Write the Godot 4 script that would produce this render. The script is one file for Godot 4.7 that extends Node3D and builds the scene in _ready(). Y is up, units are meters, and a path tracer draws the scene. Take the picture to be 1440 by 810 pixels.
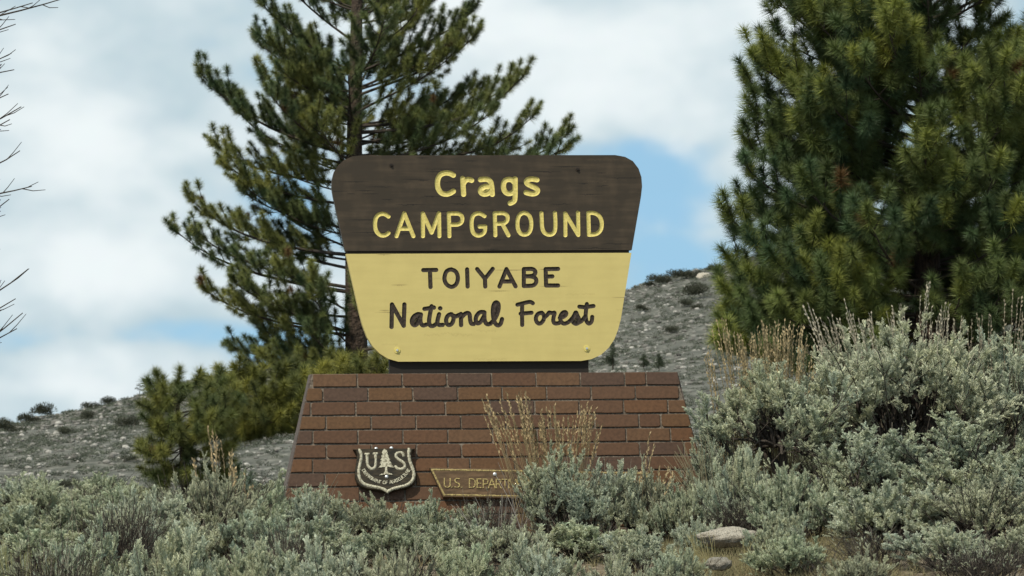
extends Node3D
# A campground sign on a brick base among sagebrush and pines, below a stony hillside.
# World: y up, metres. The sign stands near the origin; the camera looks along -z from 24 m away.

const EYE := Vector3(0.0, 0.5, 24.0)
const FOCAL := 4920.0            # focal length in pixels of a 1440 x 810 picture
const PITCH := 2.85
const ROLL := -0.5
const SITE_YAW := 6.0            # the right end of the sign stands a little farther off

var rng := RandomNumberGenerator.new()
var noise := FastNoiseLite.new()
var view: Basis
var used := {}
var site: Transform3D
var M := {}

# ---------------------------------------------------------------- naming
func numbered(called: String) -> String:
	var n: int = used.get(called, 0)
	used[called] = n + 1
	return called if n == 0 else "%s_%03d" % [called, n]

func tag(o: Node, label: String, category := "", group := "", kind := "") -> void:
	if label: o.set_meta("label", label)
	if category: o.set_meta("category", category)
	if group: o.set_meta("group", group)
	if kind: o.set_meta("kind", kind)

func thing(called: String, label: String, category: String, where: Transform3D, group := "") -> Node3D:
	var o := Node3D.new()
	o.name = numbered(called)
	o.transform = where
	add_child(o, true)
	tag(o, label, category, group)
	return o

func part(parent: Node, called: String, mesh: Mesh, m: Material, where := Transform3D(), kind := "") -> MeshInstance3D:
	var o := MeshInstance3D.new()
	o.mesh = mesh
	if m: o.material_override = m
	o.transform = where
	if parent == self:
		o.name = numbered(called)
	else:
		var n: int = parent.get_meta("_n_" + called, 0)
		parent.set_meta("_n_" + called, n + 1)
		o.name = called if n == 0 else "%s_%03d" % [called, n]
	parent.add_child(o, true)
	if kind: o.set_meta("kind", kind)
	return o

func scatter(parent: Node, called: String, mesh: Mesh, m: Material, places: Array, tints: PackedColorArray, kind := "stuff") -> MultiMeshInstance3D:
	var mm := MultiMesh.new()
	mm.transform_format = MultiMesh.TRANSFORM_3D
	mm.use_colors = true
	mm.mesh = mesh
	mm.instance_count = places.size()
	var buf := PackedFloat32Array()
	buf.resize(places.size() * 16)
	var k := 0
	for i in places.size():
		var t: Transform3D = places[i]
		var b := t.basis
		buf[k] = b.x.x; buf[k + 1] = b.y.x; buf[k + 2] = b.z.x; buf[k + 3] = t.origin.x
		buf[k + 4] = b.x.y; buf[k + 5] = b.y.y; buf[k + 6] = b.z.y; buf[k + 7] = t.origin.y
		buf[k + 8] = b.x.z; buf[k + 9] = b.y.z; buf[k + 10] = b.z.z; buf[k + 11] = t.origin.z
		var c := tints[i]
		buf[k + 12] = c.r; buf[k + 13] = c.g; buf[k + 14] = c.b; buf[k + 15] = 1.0
		k += 16
	mm.buffer = buf
	var o := MultiMeshInstance3D.new()
	o.multimesh = mm
	o.material_override = m
	if parent == self:
		o.name = numbered(called)
	else:
		var n: int = parent.get_meta("_n_" + called, 0)
		parent.set_meta("_n_" + called, n + 1)
		o.name = called if n == 0 else "%s_%03d" % [called, n]
	parent.add_child(o, true)
	o.set_meta("kind", kind)
	return o

# ---------------------------------------------------------------- where things stand
func ray(px: float, py: float) -> Vector3:
	return (view * Vector3(px - 720.0, 405.0 - py, -FOCAL)).normalized()

func at_z(px: float, py: float, z: float) -> Vector3:
	var d := ray(px, py)
	return EYE + d * ((z - EYE.z) / d.z)

func on_site(px: float, py: float, off := 0.0) -> Vector2:
	var inv := site.affine_inverse()
	var o := inv * EYE
	var d := inv.basis * ray(px, py)
	var p := o + d * ((off - o.z) / d.z)
	return Vector2(p.x, p.y)

func ground_y(x: float, z: float) -> float:
	var y := 0.0
	if z > 0.5:
		y -= 0.055 * (z - 0.5)
	if z > 3.0:
		y -= 0.075 * (z - 3.0)
	if z > 9.0:
		y += 0.095 * (z - 9.0)
	if z < -2.0:
		y += 0.012 * (-2.0 - minf(-z, 25.0) * -1.0) if false else 0.0
	if z < -30.0:
		y -= 0.008 * minf(-30.0 - z, 100.0)
	y += 0.10 * smoothstep(1.0, 2.6, x) * smoothstep(9.0, 2.0, z) * smoothstep(-6.0, 0.0, z)
	y += 0.05 * noise.get_noise_2d(x * 14.0, z * 14.0) + 0.02 * noise.get_noise_2d(x * 70.0, z * 70.0)
	return y

const RIDGE := [[-2600, 690], [-1400, 660], [-600, 640], [-200, 615], [0, 597], [60, 584], [130, 563], [200, 546], [300, 525], [500, 490], [700, 449], [890, 406], [950, 393], [1000, 384], [1100, 366], [1400, 335], [2000, 320], [2900, 380], [4200, 520]]

func ridge_at(px: float) -> float:
	for i in RIDGE.size() - 1:
		var a: Array = RIDGE[i]
		var b: Array = RIDGE[i + 1]
		if px <= b[0]:
			return lerpf(a[1], b[1], clampf((px - a[0]) / float(b[0] - a[0]), 0.0, 1.0))
	return 600.0

func hill_y(x: float, z: float) -> float:
	var d := EYE.z - z
	var px := 720.0 + x / d * FOCAL
	var t := clampf((d - 80.0) / 150.0, 0.0, 1.0)
	var top := EYE.y + (650.0 - ridge_at(720.0 + x / 230.0 * FOCAL) + (px - 720.0) * 0.0087) / FOCAL * 230.0
	var y := lerpf(-1.6, top, pow(t, 1.12))
	if d > 230.0:
		y -= 0.02 * (d - 230.0) + 0.0012 * (d - 230.0) * (d - 230.0)
	return y + (0.5 * noise.get_noise_2d(x * 2.0, z * 2.0) + 0.16 * noise.get_noise_2d(x * 9.0 + 50.0, z * 9.0)) * smoothstep(0.0, 0.2, t)

func on_hill(px: float, py: float) -> Vector3:
	var d := ray(px, py)
	var s := 85.0
	while s < 231.0:
		var p := EYE + d * s
		if p.y < hill_y(p.x, p.z):
			return Vector3(p.x, hill_y(p.x, p.z), p.z)
		s += 0.7
	var q := EYE + d * 229.0
	return Vector3(q.x, hill_y(q.x, q.z), q.z)

# ---------------------------------------------------------------- shapes
func new_st() -> SurfaceTool:
	var st := SurfaceTool.new()
	st.begin(Mesh.PRIMITIVE_TRIANGLES)
	return st

func tube(st: SurfaceTool, pts: PackedVector3Array, r0: float, r1: float, sides := 5) -> void:
	var n := pts.size()
	var prev: Array[Vector3] = []
	for i in n:
		var d := (pts[mini(i + 1, n - 1)] - pts[maxi(i - 1, 0)]).normalized()
		var u := d.cross(Vector3(0.31, 0.17, 0.93)).normalized()
		var v := d.cross(u)
		var r := lerpf(r0, r1, float(i) / (n - 1))
		var ring: Array[Vector3] = []
		for k in sides:
			var a := TAU * k / sides
			ring.append(pts[i] + (u * cos(a) + v * sin(a)) * r)
		if i > 0:
			for k in sides:
				var j := (k + 1) % sides
				st.add_vertex(prev[k]); st.add_vertex(ring[k]); st.add_vertex(prev[j])
				st.add_vertex(prev[j]); st.add_vertex(ring[k]); st.add_vertex(ring[j])
		prev = ring

func finish(st: SurfaceTool) -> ArrayMesh:
	st.generate_normals()
	return st.commit()

func tri(st: SurfaceTool, a: Vector3, b: Vector3, c: Vector3) -> void:
	st.add_vertex(a); st.add_vertex(b); st.add_vertex(c)

func quad(st: SurfaceTool, a: Vector3, b: Vector3, c: Vector3, d: Vector3) -> void:   # clockwise seen from the front
	tri(st, a, b, c); tri(st, a, c, d)

func bez(a: Vector3, b: Vector3, c: Vector3, d: Vector3, n: int) -> PackedVector3Array:
	var out := PackedVector3Array()
	for i in n + 1:
		out.append(a.bezier_interpolate(b, c, d, float(i) / n))
	return out

func along(pts: PackedVector3Array, s: float) -> Vector3:
	var f := clampf(s, 0.0, 0.9999) * (pts.size() - 1)
	var i := int(f)
	return pts[i].lerp(pts[i + 1], f - i)

func dir_at(pts: PackedVector3Array, s: float) -> Vector3:
	var i := int(clampf(s, 0.0, 0.9999) * (pts.size() - 1))
	return (pts[i + 1] - pts[i]).normalized()

func rnd(a: float, b: float) -> float:
	return rng.randf_range(a, b)

func rvec() -> Vector3:
	return Vector3(rnd(-1, 1), rnd(-1, 1), rnd(-1, 1))

func aim(where: Vector3, d: Vector3, s: float) -> Transform3D:    # y axis along d, turned at random about it
	var y := d.normalized()
	var x := y.cross(Vector3(rnd(-1, 1), rnd(-1, 1), rnd(-1, 1))).normalized()
	if x.length() < 0.5: x = y.cross(Vector3(0.2, 0.1, 1)).normalized()
	return Transform3D(Basis(x * s, y * s, x.cross(y) * s), where)

# an outline (anticlockwise, y up) given depth; the front edge is chamfered
func slab(poly: PackedVector2Array, front: float, back: float, bevel := 0.0) -> ArrayMesh:
	var p := poly
	if Geometry2D.is_polygon_clockwise(p):      # y-down test: normalise to one winding
		p = poly.duplicate(); p.reverse()
	var inner := p
	if bevel > 0.0:
		var off := Geometry2D.offset_polygon(p, -bevel, Geometry2D.JOIN_MITER)
		if off.size() == 1 and off[0].size() == p.size():
			inner = off[0]
			if Geometry2D.is_polygon_clockwise(inner): inner.reverse()
			var best := 0
			for i in inner.size():
				if inner[i].distance_to(p[0]) < inner[best].distance_to(p[0]): best = i
			var turned := PackedVector2Array()
			for i in inner.size(): turned.append(inner[(best + i) % inner.size()])
			inner = turned
		else:
			bevel = 0.0
	var st := new_st()
	st.set_smooth_group(-1)
	var n := p.size()
	var ix := Geometry2D.triangulate_polygon(inner)
	for i in range(0, ix.size(), 3):
		var a := inner[ix[i]]; var b := inner[ix[i + 1]]; var c := inner[ix[i + 2]]
		if (b - a).cross(c - a) > 0.0:
			var t := b; b = c; c = t
		tri(st, Vector3(a.x, a.y, front), Vector3(b.x, b.y, front), Vector3(c.x, c.y, front))
	ix = Geometry2D.triangulate_polygon(p)
	for i in range(0, ix.size(), 3):
		var a := p[ix[i]]; var b := p[ix[i + 1]]; var c := p[ix[i + 2]]
		if (b - a).cross(c - a) < 0.0:
			var t := b; b = c; c = t
		tri(st, Vector3(a.x, a.y, back), Vector3(b.x, b.y, back), Vector3(c.x, c.y, back))
	var area := 0.0
	for i in n: area += p[i].cross(p[(i + 1) % n])
	for i in n:
		var j := (i + 1) % n
		if area < 0.0:
			var t := i; i = j; j = t
		var a := p[i]; var b := p[j]
		var ia := inner[i]; var ib := inner[j]
		var f := front - bevel
		quad(st, Vector3(a.x, a.y, f), Vector3(b.x, b.y, f), Vector3(b.x, b.y, back), Vector3(a.x, a.y, back))
		if bevel > 0.0:
			quad(st, Vector3(ia.x, ia.y, front), Vector3(ib.x, ib.y, front), Vector3(b.x, b.y, f), Vector3(a.x, a.y, f))
	return finish(st)

func smooth_line(pts: PackedVector2Array) -> PackedVector2Array:
	if pts.size() < 5: return pts
	var p := pts
	for k in 2:
		var out := PackedVector2Array([p[0]])
		for i in p.size() - 1:
			out.append(p[i].lerp(p[i + 1], 0.25))
			out.append(p[i].lerp(p[i + 1], 0.75))
		out.append(p[p.size() - 1])
		p = out
	return p

# strokes traced in a magnified picture become lines on the sign's own plane
func strokes(list: Array, x0: float, y0: float, s: float, off: float) -> Array:
	var out := []
	for one in list:
		var line := PackedVector2Array()
		for i in range(0, one.size(), 2):
			line.append(on_site(x0 + one[i] / s, y0 + one[i + 1] / s, off))
		out.append(smooth_line(line))
	return out

func near_lines(p: Vector2, lines: Array) -> float:
	var best := 9.0
	for l: PackedVector2Array in lines:
		for i in l.size() - 1:
			best = minf(best, p.distance_squared_to(Geometry2D.get_closest_point_to_segment(p, l[i], l[i + 1])))
	return sqrt(best)

# the painted floor of a routed letter: a round-bottomed groove (deep > 0) or a raised bead (deep < 0)
func groove(lines: Array, r: float, deep: float, cell: float, edge: float) -> ArrayMesh:
	var lo := Vector2(9, 9)
	var hi := Vector2(-9, -9)
	for l: PackedVector2Array in lines:
		for p in l:
			lo = lo.min(p); hi = hi.max(p)
	var far := r + cell * 1.5
	lo -= Vector2(far, far); hi += Vector2(far, far)
	var nx := int((hi.x - lo.x) / cell) + 1
	var ny := int((hi.y - lo.y) / cell) + 1
	var h := PackedFloat32Array()
	var d := PackedFloat32Array()
	h.resize((nx + 1) * (ny + 1)); d.resize(h.size())
	for j in ny + 1:
		for i in nx + 1:
			var q := near_lines(lo + Vector2(i, j) * cell, lines)
			d[j * (nx + 1) + i] = q
			var k := clampf(q / r, 0.0, 1.0)
			h[j * (nx + 1) + i] = edge - deep * (minf(1.0, (1.0 - k) * 2.0) if deep > 0.0 else sqrt(1.0 - k * k))
	var st := new_st()
	for j in ny:
		for i in nx:
			var a := j * (nx + 1) + i
			var b := a + nx + 1
			var m := minf(minf(d[a], d[a + 1]), minf(d[b], d[b + 1]))
			if m > r: continue
			st.set_smooth_group(0)
			var p00 := Vector3(lo.x + i * cell, lo.y + j * cell, h[a])
			var p10 := Vector3(lo.x + (i + 1) * cell, lo.y + j * cell, h[a + 1])
			var p01 := Vector3(lo.x + i * cell, lo.y + (j + 1) * cell, h[b])
			var p11 := Vector3(lo.x + (i + 1) * cell, lo.y + (j + 1) * cell, h[b + 1])
			quad(st, p00, p01, p11, p10)
	return finish(st)

# a sign panel with its letters cut out of the front
func routed(parent: Node, called: String, poly: PackedVector2Array, front: float, thick: float, cuts: Array, deep: float, m: Material) -> Node3D:
	var c := CSGCombiner3D.new()
	c.name = called
	c.material_override = m
	var body := CSGPolygon3D.new()
	body.polygon = poly
	body.depth = thick
	body.position.z = front
	body.name = "body"
	c.add_child(body)
	for cut in cuts:
		for l: PackedVector2Array in cut[0]:
			var pieces := [l]
			if l[0].distance_to(l[l.size() - 1]) < 0.012 and l.size() > 4:     # a closed ring: two halves
				pieces = [l.slice(0, l.size() / 2 + 1), l.slice(l.size() / 2)]
			for piece: PackedVector2Array in pieces:
				var big := PackedVector2Array()
				for q in piece: big.append(q * 4000.0)
				for ring in Geometry2D.offset_polyline(big, cut[1] * 4000.0, Geometry2D.JOIN_ROUND, Geometry2D.END_ROUND):
					if Geometry2D.is_polygon_clockwise(ring) : continue
					var small := PackedVector2Array()
					var last := Vector2(9, 9)
					for q in ring:
						if last.distance_to(q / 4000.0) > 0.0022:
							last = q / 4000.0
							small.append(last)
					var k := CSGPolygon3D.new()
					k.operation = CSGShape3D.OPERATION_SUBTRACTION
					k.polygon = small
					k.depth = deep + 0.05
					k.position.z = front + 0.05
					k.name = "cut"
					c.add_child(k, true)
	parent.add_child(c, true)
	return c

# ---------------------------------------------------------------- materials
func plain(color: Color, rough := 0.85, spec := 0.4) -> StandardMaterial3D:
	var m := StandardMaterial3D.new()
	m.albedo_color = color.linear_to_srgb()
	m.roughness = rough
	m.metallic_specular = spec
	return m

func grain_tex(w: int, h: int, freq: float, stretch: Vector2, ramp: Array, seed_: int, octaves := 5) -> ImageTexture:
	var n := FastNoiseLite.new()
	n.seed = seed_
	n.frequency = freq
	n.fractal_octaves = octaves
	n.noise_type = FastNoiseLite.TYPE_SIMPLEX_SMOOTH
	var im := Image.create(w, h, false, Image.FORMAT_RGB8)
	var g := Gradient.new()
	g.offsets = PackedFloat32Array(ramp[0])
	var cs := PackedColorArray()
	for c: Color in ramp[1]: cs.append(c.linear_to_srgb())
	g.colors = cs
	for y in h:
		for x in w:
			# blend across the seam so that the tile repeats
			var fx := float(x) / w
			var v := n.get_noise_2d(x * stretch.x, y * stretch.y)
			if fx > 0.8: v = lerpf(v, n.get_noise_2d((x - w) * stretch.x, y * stretch.y), (fx - 0.8) / 0.2)
			var fy := float(y) / h
			if fy > 0.8:
				var u := n.get_noise_2d(x * stretch.x, (y - h) * stretch.y)
				if fx > 0.8: u = lerpf(u, n.get_noise_2d((x - w) * stretch.x, (y - h) * stretch.y), (fx - 0.8) / 0.2)
				v = lerpf(v, u, (fy - 0.8) / 0.2)
			im.set_pixel(x, y, g.sample(clampf(v * 0.8 + 0.5, 0.0, 1.0)))
	return ImageTexture.create_from_image(im)

func mapped(tex: Texture2D, scale: float, rough := 0.9, bump: Texture2D = null, bump_cm := 0.0, world := false) -> StandardMaterial3D:
	var m := plain(Color.WHITE, rough)
	m.albedo_texture = tex
	m.uv1_triplanar = true
	m.uv1_world_triplanar = world
	m.uv1_scale = Vector3.ONE * scale
	if bump:
		m.heightmap_enabled = true
		m.heightmap_texture = bump
		m.heightmap_scale = bump_cm
	return m

# weathered paint on laminated boards: grain lines along x, dark checks and scuffs with ends of their own
func board_tex(base: Color, worn: Color, crack: Color, n_cracks: int, n_scuffs: int, contrast: float, seed_: int) -> ImageTexture:
	var r := RandomNumberGenerator.new()
	r.seed = seed_
	var n := FastNoiseLite.new()
	n.seed = seed_; n.frequency = 0.01; n.fractal_octaves = 4
	var w := 1024
	var h := 512
	var im := Image.create(w, h, false, Image.FORMAT_RGB8)
	for y in h:
		for x in w:
			var g := n.get_noise_2d(x * 0.35, y * 9.0) * 0.6 + n.get_noise_2d(x * 1.3 + 700.0, y * 1.3) * 0.6
			var c := base.lerp(worn, clampf(g * contrast + 0.15, 0.0, 1.0))
			im.set_pixel(x, y, c.linear_to_srgb())
	for k in n_scuffs:
		var cx := r.randi_range(0, w - 1); var cy := r.randi_range(0, h - 1)
		var len_ := r.randi_range(20, 110)
		for i in len_:
			for j in r.randi_range(1, 3):
				var x := posmod(cx + i, w); var y := posmod(cy + j + int(n.get_noise_1d(i * 4.0 + k * 90.0) * 5.0), h)
				im.set_pixel(x, y, im.get_pixel(x, y).lerp(worn.linear_to_srgb(), r.randf_range(0.15, 0.7)))
	for k in n_cracks:
		var cx := r.randi_range(0, w - 1); var cy := r.randi_range(0, h - 1)
		var len_ := r.randi_range(25, 150)
		for i in len_:
			var y := posmod(cy + int(n.get_noise_1d(i * 1.5 + k * 50.0) * 2.5), h)
			var x := posmod(cx + i, w)
			var a := sin(PI * i / len_) * r.randf_range(0.5, 1.0)
			im.set_pixel(x, y, im.get_pixel(x, y).lerp(crack.linear_to_srgb(), a))
			if a > 0.75 and r.randf() < 0.5:
				y = posmod(y + 1, h)
				im.set_pixel(x, y, im.get_pixel(x, y).lerp(crack.linear_to_srgb(), a * 0.7))
	return ImageTexture.create_from_image(im)

func make_materials() -> void:
	var bump := grain_tex(256, 256, 0.03, Vector2.ONE, [[0.0, 1.0], [Color.BLACK, Color.WHITE]], 5)
	M.bump = bump
	M.brown_board = mapped(board_tex(Color(0.038, 0.029, 0.0195), Color(0.076, 0.056, 0.037), Color(0.006, 0.005, 0.004), 170, 46, 0.9, 11), 0.45, 0.62, bump, 0.15)
	M.cream_board = mapped(board_tex(Color(0.575, 0.485, 0.19), Color(0.46, 0.38, 0.145), Color(0.20, 0.15, 0.06), 50, 30, 0.35, 23), 0.45, 0.75, bump, 0.15)
	M.cream_paint = mapped(grain_tex(128, 128, 0.04, Vector2.ONE, [[0.2, 0.8], [Color(0.54, 0.46, 0.14), Color(0.70, 0.61, 0.22)]], 8), 9.0, 0.85)
	M.brown_paint = mapped(grain_tex(128, 128, 0.04, Vector2.ONE, [[0.2, 0.8], [Color(0.022, 0.018, 0.015), Color(0.06, 0.045, 0.035)]], 9), 9.0, 0.85)
	M.dark_wood = plain(Color(0.018, 0.015, 0.013), 0.8)
	M.mortar = mapped(grain_tex(256, 256, 0.05, Vector2.ONE, [[0.2, 0.8], [Color(0.09, 0.075, 0.06), Color(0.22, 0.185, 0.15)]], 31), 3.0, 0.95, bump, 0.6)
	M.end_cap = mapped(grain_tex(256, 256, 0.05, Vector2.ONE, [[0.2, 0.8], [Color(0.075, 0.06, 0.055), Color(0.13, 0.11, 0.10)]], 32), 3.0, 0.95, bump, 0.8)
	M.bricks = []
	for c in [Color(0.098, 0.050, 0.027), Color(0.086, 0.045, 0.026), Color(0.108, 0.054, 0.027), Color(0.093, 0.050, 0.029), Color(0.106, 0.058, 0.031), Color(0.074, 0.044, 0.031), Color(0.102, 0.054, 0.026)]:
		var k: float = 0.82
		M.bricks.append(mapped(grain_tex(192, 192, 0.035, Vector2.ONE, [[0.12, 0.5, 0.88], [c * k, c, c * 1.14]], M.bricks.size() + 40), 4.3, 0.8, bump, 0.06))
	M.steel = plain(Color(0.62, 0.65, 0.68), 0.4)
	M.steel.metallic = 0.7
	M.shield_brown = mapped(grain_tex(128, 128, 0.05, Vector2(0.5, 2.0), [[0.2, 0.8], [Color(0.012, 0.010, 0.006), Color(0.045, 0.034, 0.018)]], 12), 3.0, 0.6)
	M.shield_edge = plain(Color(0.12, 0.075, 0.03), 0.7)
	M.shield_cream = mapped(grain_tex(128, 128, 0.07, Vector2.ONE, [[0.15, 0.6], [Color(0.17, 0.155, 0.11), Color(0.52, 0.50, 0.39)]], 13), 6.0, 0.7)
	M.plaque_wood = mapped(grain_tex(256, 128, 0.03, Vector2(0.4, 4.0), [[0.2, 0.8], [Color(0.07, 0.045, 0.025), Color(0.14, 0.09, 0.05)]], 14), 2.0, 0.8, bump, 0.3)
	M.plaque_yellow = mapped(grain_tex(128, 128, 0.06, Vector2.ONE, [[0.2, 0.6], [Color(0.12, 0.09, 0.045), Color(0.42, 0.34, 0.14)]], 15), 9.0, 0.7)
	M.bark = mapped(grain_tex(256, 256, 0.04, Vector2(2.0, 0.6), [[0.2, 0.8], [Color(0.028, 0.022, 0.018), Color(0.085, 0.062, 0.048)]], 16), 1.6, 0.95, bump, 3.0)
	M.twig = plain(Color(0.05, 0.042, 0.035), 0.95)
	M.sage_wood = mapped(grain_tex(128, 128, 0.06, Vector2(2.0, 0.7), [[0.2, 0.8], [Color(0.022, 0.019, 0.017), Color(0.085, 0.072, 0.06)]], 17), 4.0, 0.95)
	M.grey_twig = plain(Color(0.30, 0.275, 0.225), 0.95)
	M.needle = plain(Color.WHITE, 0.55, 0.4)
	M.needle.vertex_color_use_as_albedo = true
	M.needle.backlight_enabled = true
	M.needle.backlight = Color(0.25, 0.3, 0.12)
	M.leaf = plain(Color.WHITE, 0.75, 0.3)
	M.leaf.vertex_color_use_as_albedo = true
	M.leaf.backlight_enabled = true
	M.leaf.backlight = Color(0.2, 0.22, 0.15)
	M.straw = plain(Color.WHITE, 0.8, 0.3)
	M.straw.vertex_color_use_as_albedo = true
	M.straw.backlight_enabled = true
	M.straw.backlight = Color(0.2, 0.18, 0.12)
	M.rock = mapped(grain_tex(256, 256, 0.04, Vector2.ONE, [[0.15, 0.5, 0.85], [Color(0.28, 0.26, 0.22), Color(0.43, 0.40, 0.34), Color(0.56, 0.53, 0.46)]], 18), 1.3, 0.95, bump, 2.0)
	M.hill_rock = plain(Color.WHITE, 0.95, 0.2)
	M.hill_rock.vertex_color_use_as_albedo = true
	M.soil = mapped(grain_tex(512, 512, 0.02, Vector2.ONE, [[0.1, 0.4, 0.65, 0.9], [Color(0.06, 0.048, 0.036), Color(0.13, 0.105, 0.078), Color(0.19, 0.16, 0.115), Color(0.26, 0.225, 0.165)]], 19, 6), 0.7, 0.97, bump, 3.0, true)
	M.hill = mapped(grain_tex(512, 512, 0.02, Vector2.ONE, [[0.1, 0.4, 0.7, 0.9], [Color(0.048, 0.051, 0.043), Color(0.080, 0.083, 0.071), Color(0.118, 0.119, 0.103), Color(0.19, 0.187, 0.168)]], 20, 6), 0.11, 0.97, null, 0.0, true)

# ---------------------------------------------------------------- sky
const PATCHES := [   # where the cloud thins (negative) or thickens, in picture pixels: x, y, half width, half height, amount
	[950, 300, 95, 130, -0.95], [900, 240, 70, 70, -0.35], [480, 472, 300, 36, -0.62], [190, 468, 170, 24, -0.42], [20, 482, 90, 22, -0.45], [380, 300, 120, 60, -0.2],
	[150, 170, 180, 110, 0.7], [170, 400, 210, 60, 0.85], [90, 545, 200, 44, 1.15], [850, 100, 180, 90, 0.45], [300, 420, 120, 40, 0.4], [880, 40, 200, 40, 0.2], [60, 250, 120, 60, 0.25], [1030, 200, 60, 90, 0.1],
]
var cloud_a := FastNoiseLite.new()
var cloud_b := FastNoiseLite.new()

func sky_color(d: Vector3) -> Color:
	var p := Vector3(d.x, d.y * 1.9, d.z)
	var w := cloud_b.get_noise_3dv(p * 60.0) * 0.02
	var n := cloud_a.get_noise_3dv((p + Vector3(w, w, -w)) * 150.0)
	var q := view.inverse() * d
	var bias := 0.0
	if q.z < -0.9:
		var px := 720.0 - q.x / q.z * FOCAL
		var py := 405.0 + q.y / q.z * FOCAL
		for a: Array in PATCHES:
			var e := pow((px - a[0]) / a[2], 2.0) + pow((py - a[1]) / a[3], 2.0)
			if e < 6.0: bias += a[4] * exp(-e)
	var cover := smoothstep(-0.38, 0.14, n * 0.8 + bias * 0.75 + 0.20)
	var el := clampf(d.y, 0.0, 1.0)
	var blue := Color(0.325, 0.545, 0.69).lerp(Color(0.10, 0.26, 0.56), pow(el, 0.65))
	var lit := smoothstep(-0.55, 0.75, n * 0.95 + cloud_b.get_noise_3dv(p * 38.0) * 0.6 + maxf(bias, -0.3) * 0.5 + 0.0)
	var cloud := Color(0.40, 0.52, 0.575).lerp(Color(0.73, 0.785, 0.795), lit)
	return blue.lerp(cloud, cover)

func make_sky() -> Sky:
	cloud_a.seed = 4; cloud_a.frequency = 0.085; cloud_a.fractal_octaves = 6; cloud_a.fractal_gain = 0.56
	cloud_b.seed = 9; cloud_b.frequency = 0.09; cloud_b.fractal_octaves = 4
	var fine := Vector2i(4096, 2048)
	var coarse := 8
	var lw := fine.x / coarse
	var lh := fine.y / coarse
	var im := Image.create(lw, lh, false, Image.FORMAT_RGB8)
	for y in lh:
		var th := PI * (y + 0.5) / lh
		for x in lw:
			var ph := TAU * (x + 0.5) / lw
			var d := Vector3(sin(th) * sin(ph), cos(th), -sin(th) * cos(ph))
			im.set_pixel(x, y, sky_color(d).linear_to_srgb())
	im.resize(fine.x, fine.y, Image.INTERPOLATE_CUBIC)
	var y0 := 900
	for y in range(y0, 1040):
		var th := PI * (y + 0.5) / fine.y
		for k in range(-160, 160):
			var ph := TAU * (k + 0.5) / fine.x
			var d := Vector3(sin(th) * sin(ph), cos(th), -sin(th) * cos(ph))
			im.set_pixel(posmod(k, fine.x), y, sky_color(d).linear_to_srgb())
	var s := Sky.new()
	var m := PanoramaSkyMaterial.new()
	m.panorama = ImageTexture.create_from_image(im)
	m.energy_multiplier = 1.0
	s.sky_material = m
	return s

# ---------------------------------------------------------------- land
func make_ground() -> void:
	var xs := PackedFloat32Array()
	var zs := PackedFloat32Array()
	for v in [-3000.0, -1200.0, -500.0, -200.0, -90.0, -45.0, -22.0, -12.0]: xs.append(v)
	var v := -7.0
	while v <= 7.0:
		xs.append(v); v += 0.16
	for e in [12.0, 22.0, 45.0, 90.0, 200.0, 500.0, 1200.0, 3000.0]: xs.append(e)
	for e in [-4000.0, -1500.0, -600.0, -300.0, -150.0, -90.0, -60.0, -40.0, -30.0, -24.0, -18.0, -13.0, -9.0]: zs.append(e)
	v = -6.0
	while v <= 10.0:
		zs.append(v); v += 0.16
	for e in [12.0, 15.0, 19.0, 24.0, 32.0, 50.0, 100.0, 300.0, 1000.0]: zs.append(e)
	var st := new_st()
	st.set_smooth_group(0)
	for j in zs.size():
		for i in xs.size():
			st.add_vertex(Vector3(xs[i], ground_y(xs[i], zs[j]), zs[j]))
	var n := xs.size()
	for j in zs.size() - 1:
		for i in n - 1:
			var a := j * n + i
			for k in [a, a + 1, a + n + 1, a, a + n + 1, a + n]: st.add_index(k)
	part(self, "ground", finish(st), M.soil).set_meta("kind", "structure")

func make_hill() -> void:
	var st := new_st()
	st.set_smooth_group(0)
	var xs := PackedFloat32Array()
	var zs := PackedFloat32Array()
	var v := -160.0
	while v <= 200.0:
		xs.append(v); v += 0.9 if absf(v) < 40.0 else 6.0
	v = -330.0
	while v <= -50.0:
		zs.append(v); v += 1.4
	for z in zs:
		for x in xs: st.add_vertex(Vector3(x, hill_y(x, z), z))
	var n := xs.size()
	for j in zs.size() - 1:
		for i in n - 1:
			var a := j * n + i
			for k in [a, a + 1, a + n + 1, a, a + n + 1, a + n]: st.add_index(k)
	part(self, "hillside", finish(st), M.hill).set_meta("kind", "structure")

func rock_mesh(seed_: int, flat: float, rough := 0.25, sub := 1) -> ArrayMesh:
	var n := FastNoiseLite.new()
	n.seed = seed_; n.frequency = 0.7; n.noise_type = FastNoiseLite.TYPE_CELLULAR if sub < 2 else FastNoiseLite.TYPE_SIMPLEX
	var s := SphereMesh.new()
	s.radial_segments = 7 if sub < 2 else 36
	s.rings = 4 if sub < 2 else 18
	s.radius = 1.0; s.height = 2.0
	var arr := s.get_mesh_arrays()
	var vs: PackedVector3Array = arr[Mesh.ARRAY_VERTEX]
	var ix: PackedInt32Array = arr[Mesh.ARRAY_INDEX]
	var st := new_st()
	st.set_smooth_group(-1 if sub < 2 else 0)
	var moved := PackedVector3Array()
	for p in vs:
		var q := p * (1.0 + rough * n.get_noise_3dv(p * 1.6) + rough * 0.5 * n.get_noise_3dv(p * 4.0))
		moved.append(Vector3(q.x, q.y * flat, q.z))
	for k in ix: st.add_vertex(moved[k])
	return finish(st)

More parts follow.
